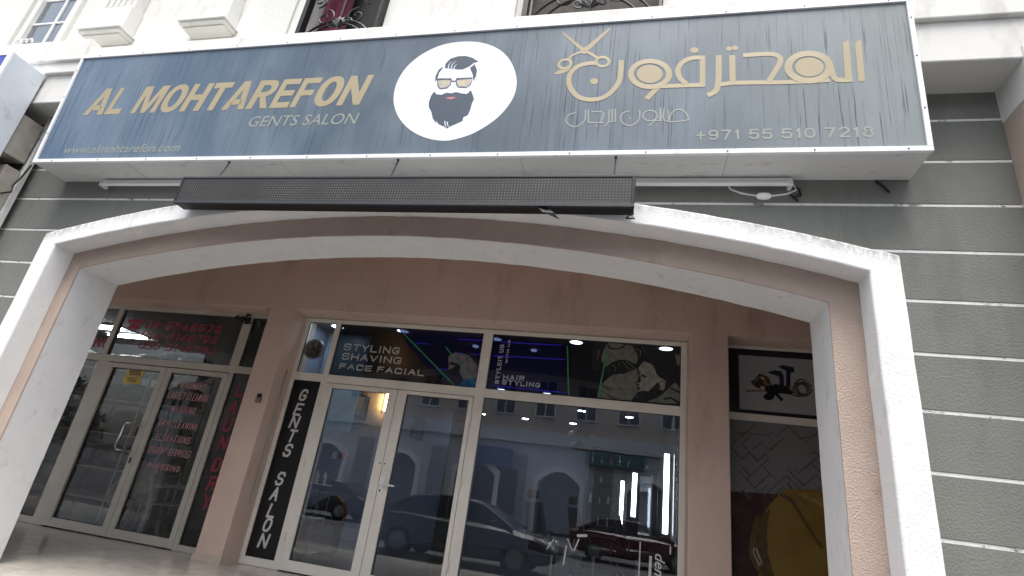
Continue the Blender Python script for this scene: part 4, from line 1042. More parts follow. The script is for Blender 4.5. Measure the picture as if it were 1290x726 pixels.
# ---- third shop
tf = thing('tool_shopfront', 'shop front at the right with a tools poster over a panel showing a yellow helmet', 'shop front', (1.7, F, 0))
frail(.883, 2.6, 2.905, 2.9405, M['alu'], tf); frail(.883, 2.6, 2.132, 2.205, M['alu'], tf)
obj('poster_border', MB().box(.883, 2.6, F+.02, F+.045, 2.205, 2.905), mat('navy_border', (14, 18, 34), .3, 0), tf, label='navy border of the tools poster')
obj('poster_sheet', MB().box(1.035, 2.5, F+.016, F+.021, 2.245, 2.832), mat('poster_white', (152, 152, 156), .4, .05, 2), tf, label='pale sheet printed with tools')
obj('lower_panel', MB().box(.883, 2.6, F+.02, F+.045, 0, 2.132), mat('panel_grey', (116, 115, 118), .4, .05, 2), tf, label='grey lower panel printed with maze lines')
PT = Plane(lambda u, v, off: at(u, v, Y=F+.015-off), 0)
def tprint(name, polys, strokes, m, off, label=None):
    o = None
    for i_, p in enumerate(polys):
        k = MB(); flat_poly(k, PT, p, off+.00004*i_); o = obj(name, k, m, tf, recalc=False, label=label)
    for i_, (p, wd) in enumerate(strokes):
        k = MB(); flat_stroke(k, PT, p, wd, off+.00004*(i_+len(polys))); o = obj(name, k, m, tf, recalc=False, label=label)
    return o
E8 = crop((900, 420), .1928); E10 = crop((860, 484), 1/3)
tprint('printed_stick', [], [(E8([(205, 377), (345, 375)]), .02), (E8([(455, 360), (500, 345)]), .05)], pm('p_ochre', (124, 98, 62)), .001)
tprint('printed_tape', [E8([(235, 318), (262, 300), (295, 262), (350, 285), (376, 340), (330, 374), (270, 352)])], [], pm('p_dark', (52, 44, 40)), .0012)
tprint('printed_tape', [], [(E8([(255, 325), (300, 280), (345, 300)]), .014), (E8([(320, 300), (335, 330), (365, 335)]), .03)], pm('p_orange', (126, 94, 58)), .0016)
tprint('printed_tape', [E8([(300, 345), (330, 350), (325, 372), (305, 368)]), E8([(300, 285), (325, 295), (310, 305)])], [], pm('p_pale', (170, 168, 160)), .0018)
tprint('printed_hammers', [E8([(352, 252), (395, 241), (442, 250), (445, 280), (420, 285), (400, 274), (356, 262)]), E8([(415, 215), (450, 208), (518, 222), (525, 255), (490, 258), (440, 232)]), E8([(423, 270), (452, 268), (456, 345), (426, 350)]), E8([(468, 240), (498, 246), (496, 340), (468, 362)])], [], pm('p_blue', (30, 40, 62)), .0014)
tprint('printed_grips', [E8([(330, 358), (400, 330), (470, 350), (520, 385), (505, 402), (430, 392), (400, 408), (345, 398)]), E8(ell(356, 414, 36, 24, 18)), E8([(395, 400), (412, 392), (452, 432), (436, 446)])], [], pm('p_black', (24, 24, 30)), .0016)
tprint('printed_rope', [], [(E8(ell(575, 365, 62-9*q, 46-6*q, 22, .3*q)), .012) for q in range(4)] + [(E8([(520, 330), (560, 300), (600, 310)]), .014), (E8([(500, 400), (540, 412), (600, 410)]), .014)], pm('p_rope', (72, 68, 58)), .0014)
# maze lines
rr = random.Random(12); ms = []
for q in range(64):
    x = rr.randrange(0, 22)*.075+.93; z = 1.40+rr.randrange(0, 10)*.075; d = rr.choice([(1, 1), (1, -1)])
    pts = [(x, z)]
    for s_ in range(rr.randrange(2, 6)):
        L_n = .0375*rr.randrange(1, 5); pts.append((pts[-1][0]+d[0]*L_n, pts[-1][1]+d[1]*L_n)); d = rr.choice([(d[0], -d[1]), (-d[0], d[1])])
        
    pts = [p for p in pts if .9 < p[0] < 2.55 and 1.35 < p[1] < 2.12]
    if len(pts) > 1: ms.append(pts)
k = MB()
class _P:                                   # plane addressed in metres
    def p(s, x, z, off): return Vector((x, F+.015-off, z))
PX = _P()
for p in ms: flat_stroke(k, PX, p, .009, .001+.00001*len(k.v))
obj('maze_lines', k, pm('p_line', (90, 89, 90)), tf, recalc=False, label='darker diagonal maze pattern')
tprint('printed_wall', [E10([(180, 405), (540, 428), (560, 760), (180, 760)]), [(1000, 626), (1300, 640), (1300, 800), (1000, 760)]], [], mat('p_brown', (62, 40, 38), .5, .8, 6, spec=.3), .0011, 'dark red brown printed wall')
tprint('printed_helmet', [E10(smooth_pts([(362, 420), (385, 400), (450, 398), (520, 402), (620, 420), (760, 520), (800, 740), (330, 740), (296, 702), (270, 640), (276, 560), (312, 480)], 4, True))], [], mat('p_helmet', (124, 100, 50), .4, .22, 2.5, spec=.3), .0022, 'large yellow hard hat')
tprint('helmet_ridge', [], [(E10(smooth_pts([(368, 415), (410, 440), (450, 500), (500, 580), (530, 620)], 4)), .035), (E10(smooth_pts([(285, 500), (262, 590), (262, 650), (290, 705), (340, 740)], 4)), .04)], pm('p_ridge', (92, 70, 38)), .0026)
tprint('helmet_shade', [E10([(296, 500), (330, 470), (318, 560), (322, 640), (350, 740), (330, 740), (296, 702), (270, 640), (276, 560)])], [], pm('p_shade', (84, 64, 36)), .0024)
tprint('helmet_shine', [E10([(430, 412), (500, 412), (520, 430), (540, 470), (500, 450), (460, 430)])], [], pm('p_shine', (146, 120, 66)), .0025)
tprint('helmet_buckle', [], [(E10([(268, 620), (278, 622), (300, 680), (290, 684), (268, 640), (268, 620)]), .012)], pm('p_metal', (150, 146, 136)), .003)

# ================================================================== INTERIORS
def room(nm, x0, x1, y1, z1, wm, fm, cm):
    obj(nm+'_floor', MB().box(x0, x1, 6.11, y1, -.012, -.002), fm, kind='structure')
    obj(nm+'_ceiling', MB().box(x0, x1, 6.37, y1, z1, z1+.04), cm, kind='structure')
    b = MB(); b.box(x0-.1, x0, 6.18, y1, -.01, z1+.04); b.box(x1, x1+.1, 6.18, y1, -.01, z1+.04); b.box(x0-.1, x1+.1, y1, y1+.1, -.01, z1+.04)
    obj(nm+'_walls', b, wm, kind='structure')
room('salon', -4.40, .66, 14.2, CEIL, M['wall_blue'], M['interior_floor'], mat('salon_ceiling', (90, 94, 104), .6, .05))
room('laundry', -11.8, -4.75, 9.0, CEIL+.05, mat('laundry_wall', (66, 66, 64), .8, .05), M['interior_floor'], mat('laundry_ceiling', (110, 110, 108), .8, .03))
white_e = emis('downlight_glow', (214, 240, 255), 18)
lens_m = emis('strip_glow', (235, 245, 255), 7)
ring_m = M['plastic_white']
fK = (CEIL-CAM['cz'])/(3.15-CAM['cz'])
LP = [(-3.383, 7.095), (-1.997, 7.177), (-.851, 7.071), (.315, 7.087), (.177, 8.947), (-2.716, 10.669), (-1.77, 10.652), (-1.221, 12.329), (-.182, 12.551), (-2.874, 14.333), (-1.614, 14.315), (-4.034, 14.267), (-4.45, 7.1)]
DL = ['lit round ceiling downlight %s' % s for s in (
 'at the top middle of the STYLING SHAVING poster', 'at the upper left corner of the right hand poster', 'at the top middle of the right hand poster', 'over the client head at the right of the posters',
 'shining through the client face on the right poster', 'low at the left of the HAIR STYLING poster', 'under the word STYLING on the right poster', 'just under the frame left of centre in the shop window',
 'just under the frame right of centre in the shop window', 'at the left of the two rear ones in the shop window', 'behind the pendant lamps in the shop window', 'far back behind the right salon door leaf', 'above the round fan at the left end of the salon')]
for i, (x, y) in enumerate(LP):
    x, y = x*fK, y*fK
    t = thing('downlight', DL[i], 'lamp', (x, y, CEIL), 'salon ceiling downlights')
    obj('ring', MB().lathe([(.10, 0), (.10, -.012), (.078, -.016), (.078, -.004)], (x, y, CEIL-.001), 20), ring_m, t, smooth=True)
    obj('lens', MB().lathe([(.077, -.006), (.077, -.014)], (x, y, CEIL-.001), 20), white_e, t)
for i, (x, y, lb) in enumerate(((-2.376*fK, 7.492*fK, 'small bowl lamp glowing behind the left poster near its right end'), (-1.498*fK, 7.486*fK, 'small bowl lamp glowing behind the upper left of the right poster'))):
    t = thing('bowl_lamp', lb, 'lamp', (x, y, CEIL-.1), 'bowl lamps behind the posters')
    obj('bowl', MB().lathe([(.03, 0), (.12, -.03), (.12, -.04), (.05, -.045)], (x, y, CEIL), 20), ring_m, t, smooth=True)
    obj('bulb', MB().lathe([(.045, -.046), (.04, -.06), (.01, -.07)], (x, y, CEIL), 14), white_e, t, smooth=True)
def pendant(u, v, Y, r, lb):
    p = at(u, v, Y=Y); t = thing('pendant_lamp', lb, 'lamp', (p.x, Y, p.z), 'pendant lamps in the salon')
    obj('shade', MB().lathe([(.02, .15), (.03, .11), (r*.55, .09), (r*.9, .04), (r, 0), (r*.93, .002), (r*.8, .05), (.02, .09)], (p.x, Y, p.z), 24), mat('shade_grey', (58, 58, 62), .4, .05), t, smooth=True)
    obj('bulb', MB().lathe([(.02, .06), (.045, .03), (.03, 0), (.005, -.01)], (p.x, Y, p.z+.02), 12), M['plastic_white'], t, smooth=True)
    obj('rod', MB().tube([(p.x, Y, p.z+.14), (p.x, Y, CEIL)], .008, 6), M['black_metal'], t)
pendant(730, 566, 8.5, .17, 'lower grey bell pendant lamp in the salon window'); pendant(731, 549, 9.3, .21, 'upper wider bell pendant lamp behind the lower one')
# pictures on the left wall of the salon
def picture_x(X, pts, lb):
    P = [at(u, v, X=X) for u, v in pts]; y0 = min(p.y for p in P); y1 = max(p.y for p in P); z0 = min(p.z for p in P); z1 = max(p.z for p in P)
    t = thing('framed_picture', lb, 'picture', (X, (y0+y1)/2, z0), 'framed pictures in the salon')
    b = MB(); w = .035
    b.box(X, X+.03, y0, y1, z0, z0+w); b.box(X, X+.03, y0, y1, z1-w, z1); b.box(X, X+.03, y0, y0+w, z0+w, z1-w); b.box(X, X+.03, y1-w, y1, z0+w, z1-w)
    obj('frame', b, M['black_metal'], t); obj('print', MB().box(X, X+.012, y0+w, y1-w, z0+w, z1-w), mat('picture_print', (96, 110, 124), .3, .6, 12), t)
picture_x(-4.40, [(437, 494), (466, 499), (458, 529), (436, 520)], 'black framed picture seen through the left salon door leaf')
picture_x(-4.40, [(520, 527), (532, 530), (530, 556), (518, 551)], 'black framed picture seen through the right salon door leaf')
p0 = at(560, 541, Y=14.15); p1 = at(583, 572, Y=14.15)
t = thing('framed_picture', 'framed picture on the rear wall of the salon', 'picture', (p0.x, 14.15, p1.z), 'framed pictures in the salon')
obj('frame', MB().box(p0.x, p1.x, 14.15, 14.19, p1.z, p0.z), M['black_metal'], t); obj('print', MB().box(p0.x+.05, p1.x-.05, 14.14, 14.15, p1.z+.05, p0.z-.05), mat('picture_print2', (120, 110, 96), .4, .6, 7), t)
for u, rgb, nm, lb in ((430, (170, 24, 34), 'fire_alarm', 'small red fire alarm point on the salon wall'), (419, (200, 204, 210), 'wall_switch', 'small white switch plate beside the red alarm point')):
    p = at(u, 574, X=-4.40); o = obj(nm, MB().box(-4.40, -4.37, p.y-.06, p.y+.06, p.z-.055, p.z+.055), mat(nm+'_m', rgb, .4, 0), bevel=.006); tag(o, lb, 'alarm' if 'fire' in nm else 'switch')
tl = obj('tiled_column', MB().box(-4.40, -4.0, 13.0, 13.35, 0, CEIL), M['dark_tile']); tag(tl, 'dark tiled column in the far left corner of the salon', 'column')
p = at(484, 506, X=-4.39)
wl_ = thing('wall_lamp', 'warm wall lamp glowing behind the meeting stiles of the salon door', 'lamp', (-4.39, p.y, p.z))
obj('glow_tube', MB().lathe([(.05, -.16), (.05, .16)], (-4.33, p.y, p.z), 14), emis('warm_glow', (255, 186, 100), 26), wl_, smooth=True)
obj('bracket', MB().box(-4.40, -4.36, p.y-.03, p.y+.03, p.z-.18, p.z+.18), M['steel'], wl_)
# stone clad wall on the right
b = MB(); rr = random.Random(5)
z = 0.0; row = 0
while z < CEIL-.05:
    y = 6.2 - (row % 2)*.07
    while y < 9.4:
        l = rr.choice((.10, .14, .19)); pr = rr.uniform(.008, .04); b.box(.66-pr, .66, y, y+l-.006, z, z+.044); y += l
    z += .048; row += 1
o = obj('stone_cladding', b, M['brick'], kind='stuff'); tag(o, 'dark split stone cladding on the right wall inside the salon', 'cladding')
# lit mirrors
for k_, (u0, v0, u1, v1, Y, wd, lb) in enumerate(((838, 572, 833, 672, 9.8, .07, 'nearest tall lit mirror inside the salon at the right'), (798, 596, 790, 650, 11.3, .07, 'middle lit mirror inside the salon'), (783, 606, 777, 664, 12.6, .06, 'farthest lit mirror inside the salon'))):
    a = at(u0, v0, Y=Y); b2 = at(u1, v1, Y=Y); t = thing('lit_mirror', lb, 'mirror', (a.x, Y, 0), 'barber mirrors with light strips')
    hi, lo = a.z, max(b2.z, .5)
    xa = a.x
    obj('post', MB().box(xa-.10, xa+wd+.06, Y+.02, Y+.10, 0, hi+.15), M['black_metal'], t)
    obj('light_strip', MB().box(xa-.01, xa+wd, Y, Y+.02, lo, hi), lens_m, t)
    if k_: 
        obj('mirror_glass', MB().box(xa+wd+.06, xa+wd+.62, Y+.05, Y+.07, .8, hi), mat('mirror', (200, 206, 210), .03, 0, metal=1), t)
        obj('counter', MB().box(xa+wd+.06, xa+wd+.66, Y-.3, Y+.05, .74, .8), M['dark_tile'], t)
# black styling station that carries the lit mirrors
ss = thing('styling_station', 'tall black shelving with bottles between the lit mirrors of the salon', 'shelving', (.2, 13.3, 0))
obj('back_panel', MB().box(-1.05, .655, 13.35, 13.40, 0, 2.5), M['print_black'], ss)
rr = random.Random(21)
for z in (.8, 1.25, 1.7, 2.1):
    sb = obj('shelf_board', MB().box(-1.05, .655, 13.08, 13.35, z, z+.03), M['dark_tile'], ss)
    for q in range(8):
        x = -.95+q*.2; h_ = rr.uniform(.1, .24)
        obj('bottle', MB().lathe([(.03, 0), (.032, h_*.7), (.012, h_*.85), (.012, h_)], (x, 13.2, z+.03), 10), rr.choice((M['plastic_white'], M['dark_leather'], M['red_vinyl'], M['chrome'])), sb, smooth=True)
for y0_, y1_ in ((9.45, 13.3),):
    obj('side_cladding', MB().box(.60, .655, y0_, y1_, 0, CEIL-.01), M['print_black'], ss)
# barber chairs
def barber_chair(lb):
    t = thing('barber_chair', lb, 'barber chair', (0, 0, 0), 'black barber chairs in the salon')
    L2 = M['dark_leather']
    obj('base', MB().lathe([(.32, 0), (.32, .02), (.10, .05), (.05, .07), (.05, .42)], (0, 0, 0), 24), M['chrome'], t, smooth=True, local=True)
    obj('seat', MB().box(-.28, .28, -.27, .27, .44, .56), L2, t, bevel=.04, local=True)
    bk_ = MB().add([(-.26, .22, .56), (.26, .22, .56), (.26, .32, .56), (-.26, .32, .56), (-.22, .36, 1.1), (.22, .36, 1.1), (.22, .45, 1.1), (-.22, .45, 1.1)], [(0, 3, 2, 1), (4, 5, 6, 7), (0, 1, 5, 4), (1, 2, 6, 5), (2, 3, 7, 6), (3, 0, 4, 7)])
    obj('backrest', bk_, L2, t, bevel=.035, local=True)
    obj('headrest', MB().box(-.13, .13, .38, .46, 1.13, 1.27), L2, t, bevel=.03, local=True)
    for s in (-1, 1):
        obj('armrest', MB().box(s*.30-.035, s*.30+.035, -.2, .25, .68, .73), L2, t, bevel=.015, local=True)
        obj('arm_post', MB().tube([(s*.30, -.15, .50), (s*.30, -.15, .69)], .015, 6).tube([(s*.30, .2, .50), (s*.30, .2, .69)], .015, 6), M['chrome'], t, local=True)
    obj('footrest', MB().tube([(-.14, -.26, .46), (-.14, -.50, .16), (.14, -.50, .16), (.14, -.26, .46)], .014, 6).box(-.18, .18, -.56, -.44, .15, .175), M['chrome'], t, local=True)
    return t
bc = barber_chair('black barber chair left of the others behind the shop window')
for i, (u, Y, rz, lb) in enumerate(((700, 8.6, 2.3, None), (752, 9.6, 2.0, 'black barber chair in the middle of the salon window'), (806, 10.6, 1.7, 'black barber chair nearest the lit mirrors'))):
    p = at(u, 650, Y=Y)
    if i == 0: bc.location = (p.x, Y, 0); bc.rotation_euler[2] = rz
    else: dup(bc, (p.x, Y, 0), rz, lb)
# curved waiting chair and trolley behind the left door leaf
p = at(404, 640, Y=7.3)
wc = thing('tub_chair', 'dark rounded tub chair behind the left salon door leaf', 'chair', (p.x, 7.3, 0))
b = MB(); pts = []
n = 18
vs = []
for i in range(n+1):
    a = PI*(1.0*i/n)
    for (r, z) in ((.30, .05), (.34, .05), (.36, .80-.30*abs(math.cos(a))**2), (.31, .80-.30*abs(math.cos(a))**2)):
        vs.append((p.x+r*math.cos(a), 7.3+r*math.sin(a), z))
fs = [(4*i+j, 4*i+(j+1) % 4, 4*i+4+(j+1) % 4, 4*i+4+j) for i in range(n) for j in range(4)] + [(0, 1, 2, 3), (4*n+3, 4*n+2, 4*n+1, 4*n)]
obj('back_shell', b.add(vs, fs), M['dark_leather'], wc, smooth=True)
obj('seat', MB().lathe([(.29, .1), (.30, .36), (.28, .42), (.1, .44)], (p.x, 7.32, 0), 20), M['dark_leather'], wc, smooth=True)
p = at(392, 630, Y=6.9)
tr_ = thing('trolley', 'small white wire trolley by the left wall inside the salon door', 'trolley', (p.x, 6.9, 0))
b = MB()
for sx in (-.17, .17):
    for syy in (-.13, .13): b.tube([(p.x+sx, 6.9+syy, .05), (p.x+sx, 6.9+syy, 1.02)], .009, 6)
obj('posts', b, M['steel'], tr_)
for z in (.12, .52, .92):
    b = MB().box(p.x-.18, p.x+.18, 6.76, 7.04, z, z+.012)
    obj('shelf', b, M['plastic_white'], tr_)
for k_, (z, c_) in enumerate(((.932, (208, 206, 200)), (.532, (60, 62, 66)))):
    for q in range(3): obj('item', MB().lathe([(.03, 0), (.032, .10), (.012, .13), (.012, .16)], (p.x-.11+q*.11, 6.9, z), 12), mat('bottle_%d' % (k_*3+q), c_, .4, .1), tr_, smooth=True)

# ---- laundry interior
sh = thing('laundry_shelf', 'white framed storage shelf stacked with bundles inside the laundry', 'shelf', (-8.4, 7.5, 0))
for x in (-9.9, -8.7, -7.55, -6.9): obj('upright', MB().box(x, x+.03, 7.2, 7.23, 0, 2.3), M['alu_grey'], sh); obj('upright', MB().box(x, x+.03, 7.77, 7.8, 0, 2.3), M['alu_grey'], sh)
SHZ = (.30, .72, 1.22, 1.72, 2.2)
for z in SHZ: obj('shelf_board', MB().box(-9.92, -6.86, 7.19, 7.81, z-.02, z), M['alu_grey'], sh)
from mathutils import noise as mn
def bundle(cx, cy, cz, rx, ry, rz, seed, rgb, lb):
    b = MB(); n, k2 = 16, 9; vs = []
    for i in range(k2+1):
        th = PI*i/k2
        for j in range(n):
            ph = 2*PI*j/n; d = Vector((math.sin(th)*math.cos(ph), math.sin(th)*math.sin(ph), math.cos(th)))
            e = Vector([math.copysign(abs(c)**.7, c) for c in d])
            q = 1+.22*mn.noise(d*2.2+Vector((seed, 0, 0)))+.10*mn.noise(d*6+Vector((0, seed, 0)))
            vs.append((cx+e.x*rx*q, cy+e.y*ry*q, max(cz, cz+rz+e.z*rz*q)))
    fs = [(i*n+j, i*n+(j+1) % n, (i+1)*n+(j+1) % n, (i+1)*n+j) for i in range(k2) for j in range(n)]
    o = obj('laundry_bundle', b.add(vs, fs), mat('bundle_%d' % seed, rgb, .35, .45, 9, 25, .5, .02), smooth=True)
    tag(o, lb, 'laundry bundle', 'wrapped laundry bundles on the shelf')
pal = [((58, 60, 62), 'grey'), ((24, 36, 66), 'dark blue'), ((72, 68, 60), 'brownish'), ((36, 40, 42), 'charcoal'), ((84, 86, 86), 'pale grey')]
rr = random.Random(9); sd_ = 0
for zi, z in enumerate(SHZ[1:]):
    for c_ in range(7):
        rgb, nm = pal[(zi*3+c_*2) % 5]
        if zi == 1 and c_ == 2: rgb, nm = (24, 44, 90), 'blue'
        cx = -9.66+c_*.44+rr.uniform(-.04, .04)
        bundle(cx, 7.5+rr.uniform(-.05, .03), z, .23, .26, rr.uniform(.13, .19), sd_, rgb, '%s plastic wrapped bundle on the %s shelf, %s from the left' % (nm, ('lower', 'middle', 'upper', 'top')[zi], ('first', 'second', 'third', 'fourth', 'fifth', 'sixth', 'seventh')[c_])); sd_ += 1
def chair_at(cx, cy, rz):
    t = thing('plastic_chair', 'white plastic garden chair with a cloth over it behind the laundry door', 'chair', (cx, cy, 0), None, rz)
    m = mat('chair_plastic', (236, 236, 230), .4, .04, 6)
    obj('seat', MB().box(-.23, .23, -.22, .22, .41, .435), m, t, bevel=.012, local=True)
    for sx in (-1, 1):
        for syy in (-1, 1): obj('leg', MB().tube([(sx*.20, syy*.19, .42), (sx*.27, syy*.26, 0)], [.035, .022], 6), m, t, local=True)
        obj('arm', MB().tube([(sx*.25, -.22, .42), (sx*.27, -.22, .64), (sx*.27, -.05, .66), (sx*.25, .22, .64)], [.022, .026, .03, .03], 6), m, t, smooth=True, local=True)
    obj('back_hoop', MB().tube([(-.22, .21, .42), (-.23, .27, .66), (-.18, .31, .84), (0, .32, .88), (.18, .31, .84), (.23, .27, .66), (.22, .21, .42)], .03, 8), m, t, smooth=True, local=True)
    for x in (-.10, 0, .10): obj('back_slat', MB().box(x-.025, x+.025, .265, .285, .43, .86), m, t, local=True)
    return t
pc = at(194, 676, Z=0)
CX, CY = -6.06, 6.60
chair_at(CX, CY, math.radians(160))
b = MB(); vs = []; nx, nz = 22, 14
for j in range(nz+1):
    for i in range(nx+1):
        u_ = i/nx; v_ = j/nz
        x = CX-.34+.46*u_+.05*math.sin(j*.5)-.10*v_*(1-u_); y = CY-.36-.03*math.sin(u_*17)*(.3+v_)
        z = .90-.015*math.sin(u_*9)-v_*(.58-.25*u_)
        vs.append((x, y, z))
fs = [(j*(nx+1)+i, j*(nx+1)+i+1, (j+1)*(nx+1)+i+1, (j+1)*(nx+1)+i) for j in range(nz) for i in range(nx)]
o = obj('draped_cloth', b.add(vs, fs), mat('cloth_cream', (206, 200, 184), .9, .15, 5), smooth=True); sd2 = o.modifiers.new('thickness', 'SOLIDIFY'); sd2.thickness = .006
tag(o, 'cream cloth draped over the white plastic chair in the laundry', 'cloth')
strip_m = emis('tube_glow', (240, 246, 255), 24)
for k_, (u, v, lb) in enumerate(((262, 451, 'lit ceiling panel low in the glass over the laundry door'), (137, 413, 'lit ceiling tube at the far left of the laundry'), (166, 424, 'lit ceiling tube under the phone symbol in the laundry'))):
    p = at(u, v, Z=CEIL+.03); t = thing('ceiling_tube', lb, 'lamp', (p.x, p.y, p.z), 'laundry ceiling lights')
    obj('tray', MB().box(p.x-.42, p.x+.42, p.y-.20, p.y+.20, p.z-.01, p.z+.02), M['plastic_white'], t)
    for q in range(4 if k_ == 0 else 2): obj('lit_tube', MB().tube([(p.x-.4, p.y-.13+q*.09, p.z-.03), (p.x+.4, p.y-.13+q*.09, p.z-.03)], .013, 8), strip_m, t)

# ================================================================== ACROSS THE STREET (mirrored in the glass)
OY = -25.0
ob = thing('opposite_building', 'white arcade building across the street mirrored in the salon windows', 'building', (0, OY, STREET))
zc0 = mir(640, 556, OY).z; zc1 = mir(640, 540, OY).z
Z_ = STREET
x0b, x1b = -27, 30
gm = mat('opp_grey', (150, 152, 150), .9, .1, 2); wm_ = mat('opp_white', (206, 210, 214), .9, .06, 1); wm2 = mat('opp_trim', (240, 240, 238), .9, .04, 1); pmm = mat('opp_peach', (196, 184, 176), .9, .06, 1)
obj('upper_wall', MB().box(x0b, x1b, OY-10, OY-.2, zc1, zc1+6.5), pmm, ob)
obj('ledge', MB().box(x0b, x1b, OY-.2, OY+.5, zc0, zc1), wm_, ob, bevel=.03); obj('roof_cornice', MB().box(x0b-.3, x1b, OY-.2, OY+.6, zc1+6.2, zc1+6.8), wm_, ob)
cen = [mir(u, 600, OY).x for u in (482, 705)]; sp = 5.6
xs = sorted([cen[1]+i*sp for i in range(-4, 6)])
cur = x0b
lw = MB()
for c_ in xs:
    hw, zs, hh = 1.35, 2.6, .75
    lw.box(cur, c_-hw, OY-9, OY, Z_, zs); cur = c_+hw
    lo = [(c_-hw+2*hw*i/16, zs+hh*(1-((i-8)/8)**2)) for i in range(17)]; lw.strip(lo, [(q[0], zc0) for q in lo], OY-2, OY)
    nxt = c_+sp-hw
    lw.box(c_+hw, min(nxt, x1b), OY-9, OY, zs, zc0)
    lo = [(c_-hw, Z_)]+lo+[(c_+hw, Z_)]; hi = [(c_-hw-.3, Z_)]+[(c_-hw-.3+(2*hw+.6)*i/16, zs+.3+hh*(1-((i-8)/8)**2)) for i in range(17)]+[(c_+hw+.3, Z_)]
    obj('arch_surround', MB().strip(lo, hi, OY-.1, OY+.25), wm2, ob)
    obj('arch_screen', MB().box(c_-hw, c_+hw, OY-1.2, OY-1.15, Z_, zc0), mat('opp_screen', (128, 132, 140), .3, .2, 1), ob)
lw.box(cur, x1b, OY-9, OY, Z_, zs); lw.box(x0b, xs[0]-1.35, OY-9, OY, 2.6, zc0)
obj('lower_wall', lw, wm_, ob)
for c_ in xs:
    for j in range(9): obj('grey_course', MB().box(c_+sp/2-.6, c_+sp/2+.6, OY, OY+.06, Z_+.1+j*.5, Z_+.55+j*.5), gm, ob)
    for dx in (-1.4, 1.4):
        x = c_+dx
        w_ = obj('window', MB().box(x-.75, x+.75, OY-.2, OY-.05, zc1+1.0, zc1+3.6), wm_, ob)
        for q in (-1, 1): obj('window_pane', MB().box(x+q*.34-.29, x+q*.34+.29, OY-.05, OY-.03, zc1+1.12, zc1+3.48), mat('opp_pane', (40, 50, 66), .1, 0), w_)
def opp_sign(u0, v0, u1, v1, rgb, lb, tx):
    a = mir(u0, v0, OY+.6); b2 = mir(u1, v1, OY+.6); t = thing('shop_sign', lb, 'sign', ((a.x+b2.x)/2, OY+.6, b2.z), 'shop signs across the street')
    obj('board', MB().box(a.x, b2.x, OY+.1, OY+.6, b2.z, a.z), mat('opp_sign_m', rgb, .4, .1), t)
opp_sign(592, 559, 642, 588, (30, 60, 120), 'blue shop sign across the street mirrored in the window', '')
opp_sign(738, 568, 812, 594, (60, 100, 100), 'green shop sign across the street mirrored in the window', '')
a_ = mir(597, 600, OY); b_2 = mir(652, 600, OY)
db = obj('dark_shop_bay', MB().box(a_.x, b_2.x, OY+.08, OY+.14, STREET, mir(620, 588, OY).z), mat('bay_dark', (44, 38, 34), .4, .3, .6), ob)
# villa with tiled roof at the far left
vx = mir(232, 500, -42).x; vz = mir(232, 488, -42).z
vl = thing('villa', 'white villa with red hipped roof mirrored in the laundry door', 'house', (vx, -42, STREET))
obj('wall', MB().box(vx-2.5, vx+5, -52, -42, STREET, vz), wm_, vl)
obj('roof', MB().add([(vx-3.1, -41.5, vz), (vx+5.6, -41.5, vz), (vx+5.6, -52.5, vz), (vx-3.1, -52.5, vz), (vx+.6, -47, vz+2.2), (vx+2, -47, vz+2.2)], [(0, 1, 5, 4), (1, 2, 5), (2, 3, 4, 5), (3, 0, 4), (0, 3, 2, 1)]), mat('red_tiles', (130, 62, 48), .8, .2, 3), vl)
for q in range(2): obj('window', MB().box(vx-1.4+q*3.4, vx-.1+q*3.4, -42.0, -41.94, vz-2.4, vz-.9), mat('villa_pane', (40, 46, 54), .2, 0), vl)

# unseen trees, added to keep the reflection in the laundry glass dark
leaf_m = mat('leaves', (58, 72, 44), .7, .5, 2)
bark_m = mat('bark', (84, 70, 56), .9, .3, 4)
for k_, (x, y, h_, lb) in enumerate(((-46, -24, 6.5, 'added dense dark tree that darkens the left laundry door leaf'), (-53, -25, 7.2, 'added tall dark tree that darkens the far left of the laundry glass'), (-60, -23, 6.0, 'added low dark tree beyond the others at the far left'), (-40.5, -22, 4.2, 'added small dark tree that darkens the middle of the laundry doors'))):
    t = thing('added_tree', lb, 'tree', (x, y, STREET), 'added trees darkening the laundry reflection')
    tk = MB().tube([(x, y, STREET), (x+.1, y, STREET+h_*.3), (x-.1, y+.1, STREET+h_*.6)], [.22, .16, .08], 8)
    for q in range(5):
        a = q*1.256; tk.tube([(x, y, STREET+h_*.35), (x+h_*.2*math.cos(a), y+h_*.2*math.sin(a), STREET+h_*.65)], [.10, .03], 6)
    obj('trunk', tk, bark_m, t, smooth=True)
    rr = random.Random(k_+40); cr = MB()
    for cl_ in range(22):
        a = rr.uniform(0, 2*PI); r = h_*.38*rr.uniform(.15, 1); cx, cyy, cz = x+r*math.cos(a), y+r*math.sin(a), STREET+h_*rr.uniform(.38, .92)
        for q in range(46):
            d = Vector((rr.gauss(0, 1), rr.gauss(0, 1), rr.gauss(0, .8))).normalized()*h_*.15*rr.uniform(.4, 1.1); c = Vector((cx, cyy, cz))+d
            u1 = Vector((rr.uniform(-1, 1), rr.uniform(-1, 1), rr.uniform(-1, 1))).normalized()*.20; u2 = u1.cross(Vector((rr.uniform(-1, 1), rr.uniform(-1, 1), 1))).normalized()*.14
            cr.add([c-u1, c+u2, c+u1, c-u2], [(0, 1, 2, 3)])
    obj('crown', cr, leaf_m, t, recalc=False)['kind'] = 'stuff'
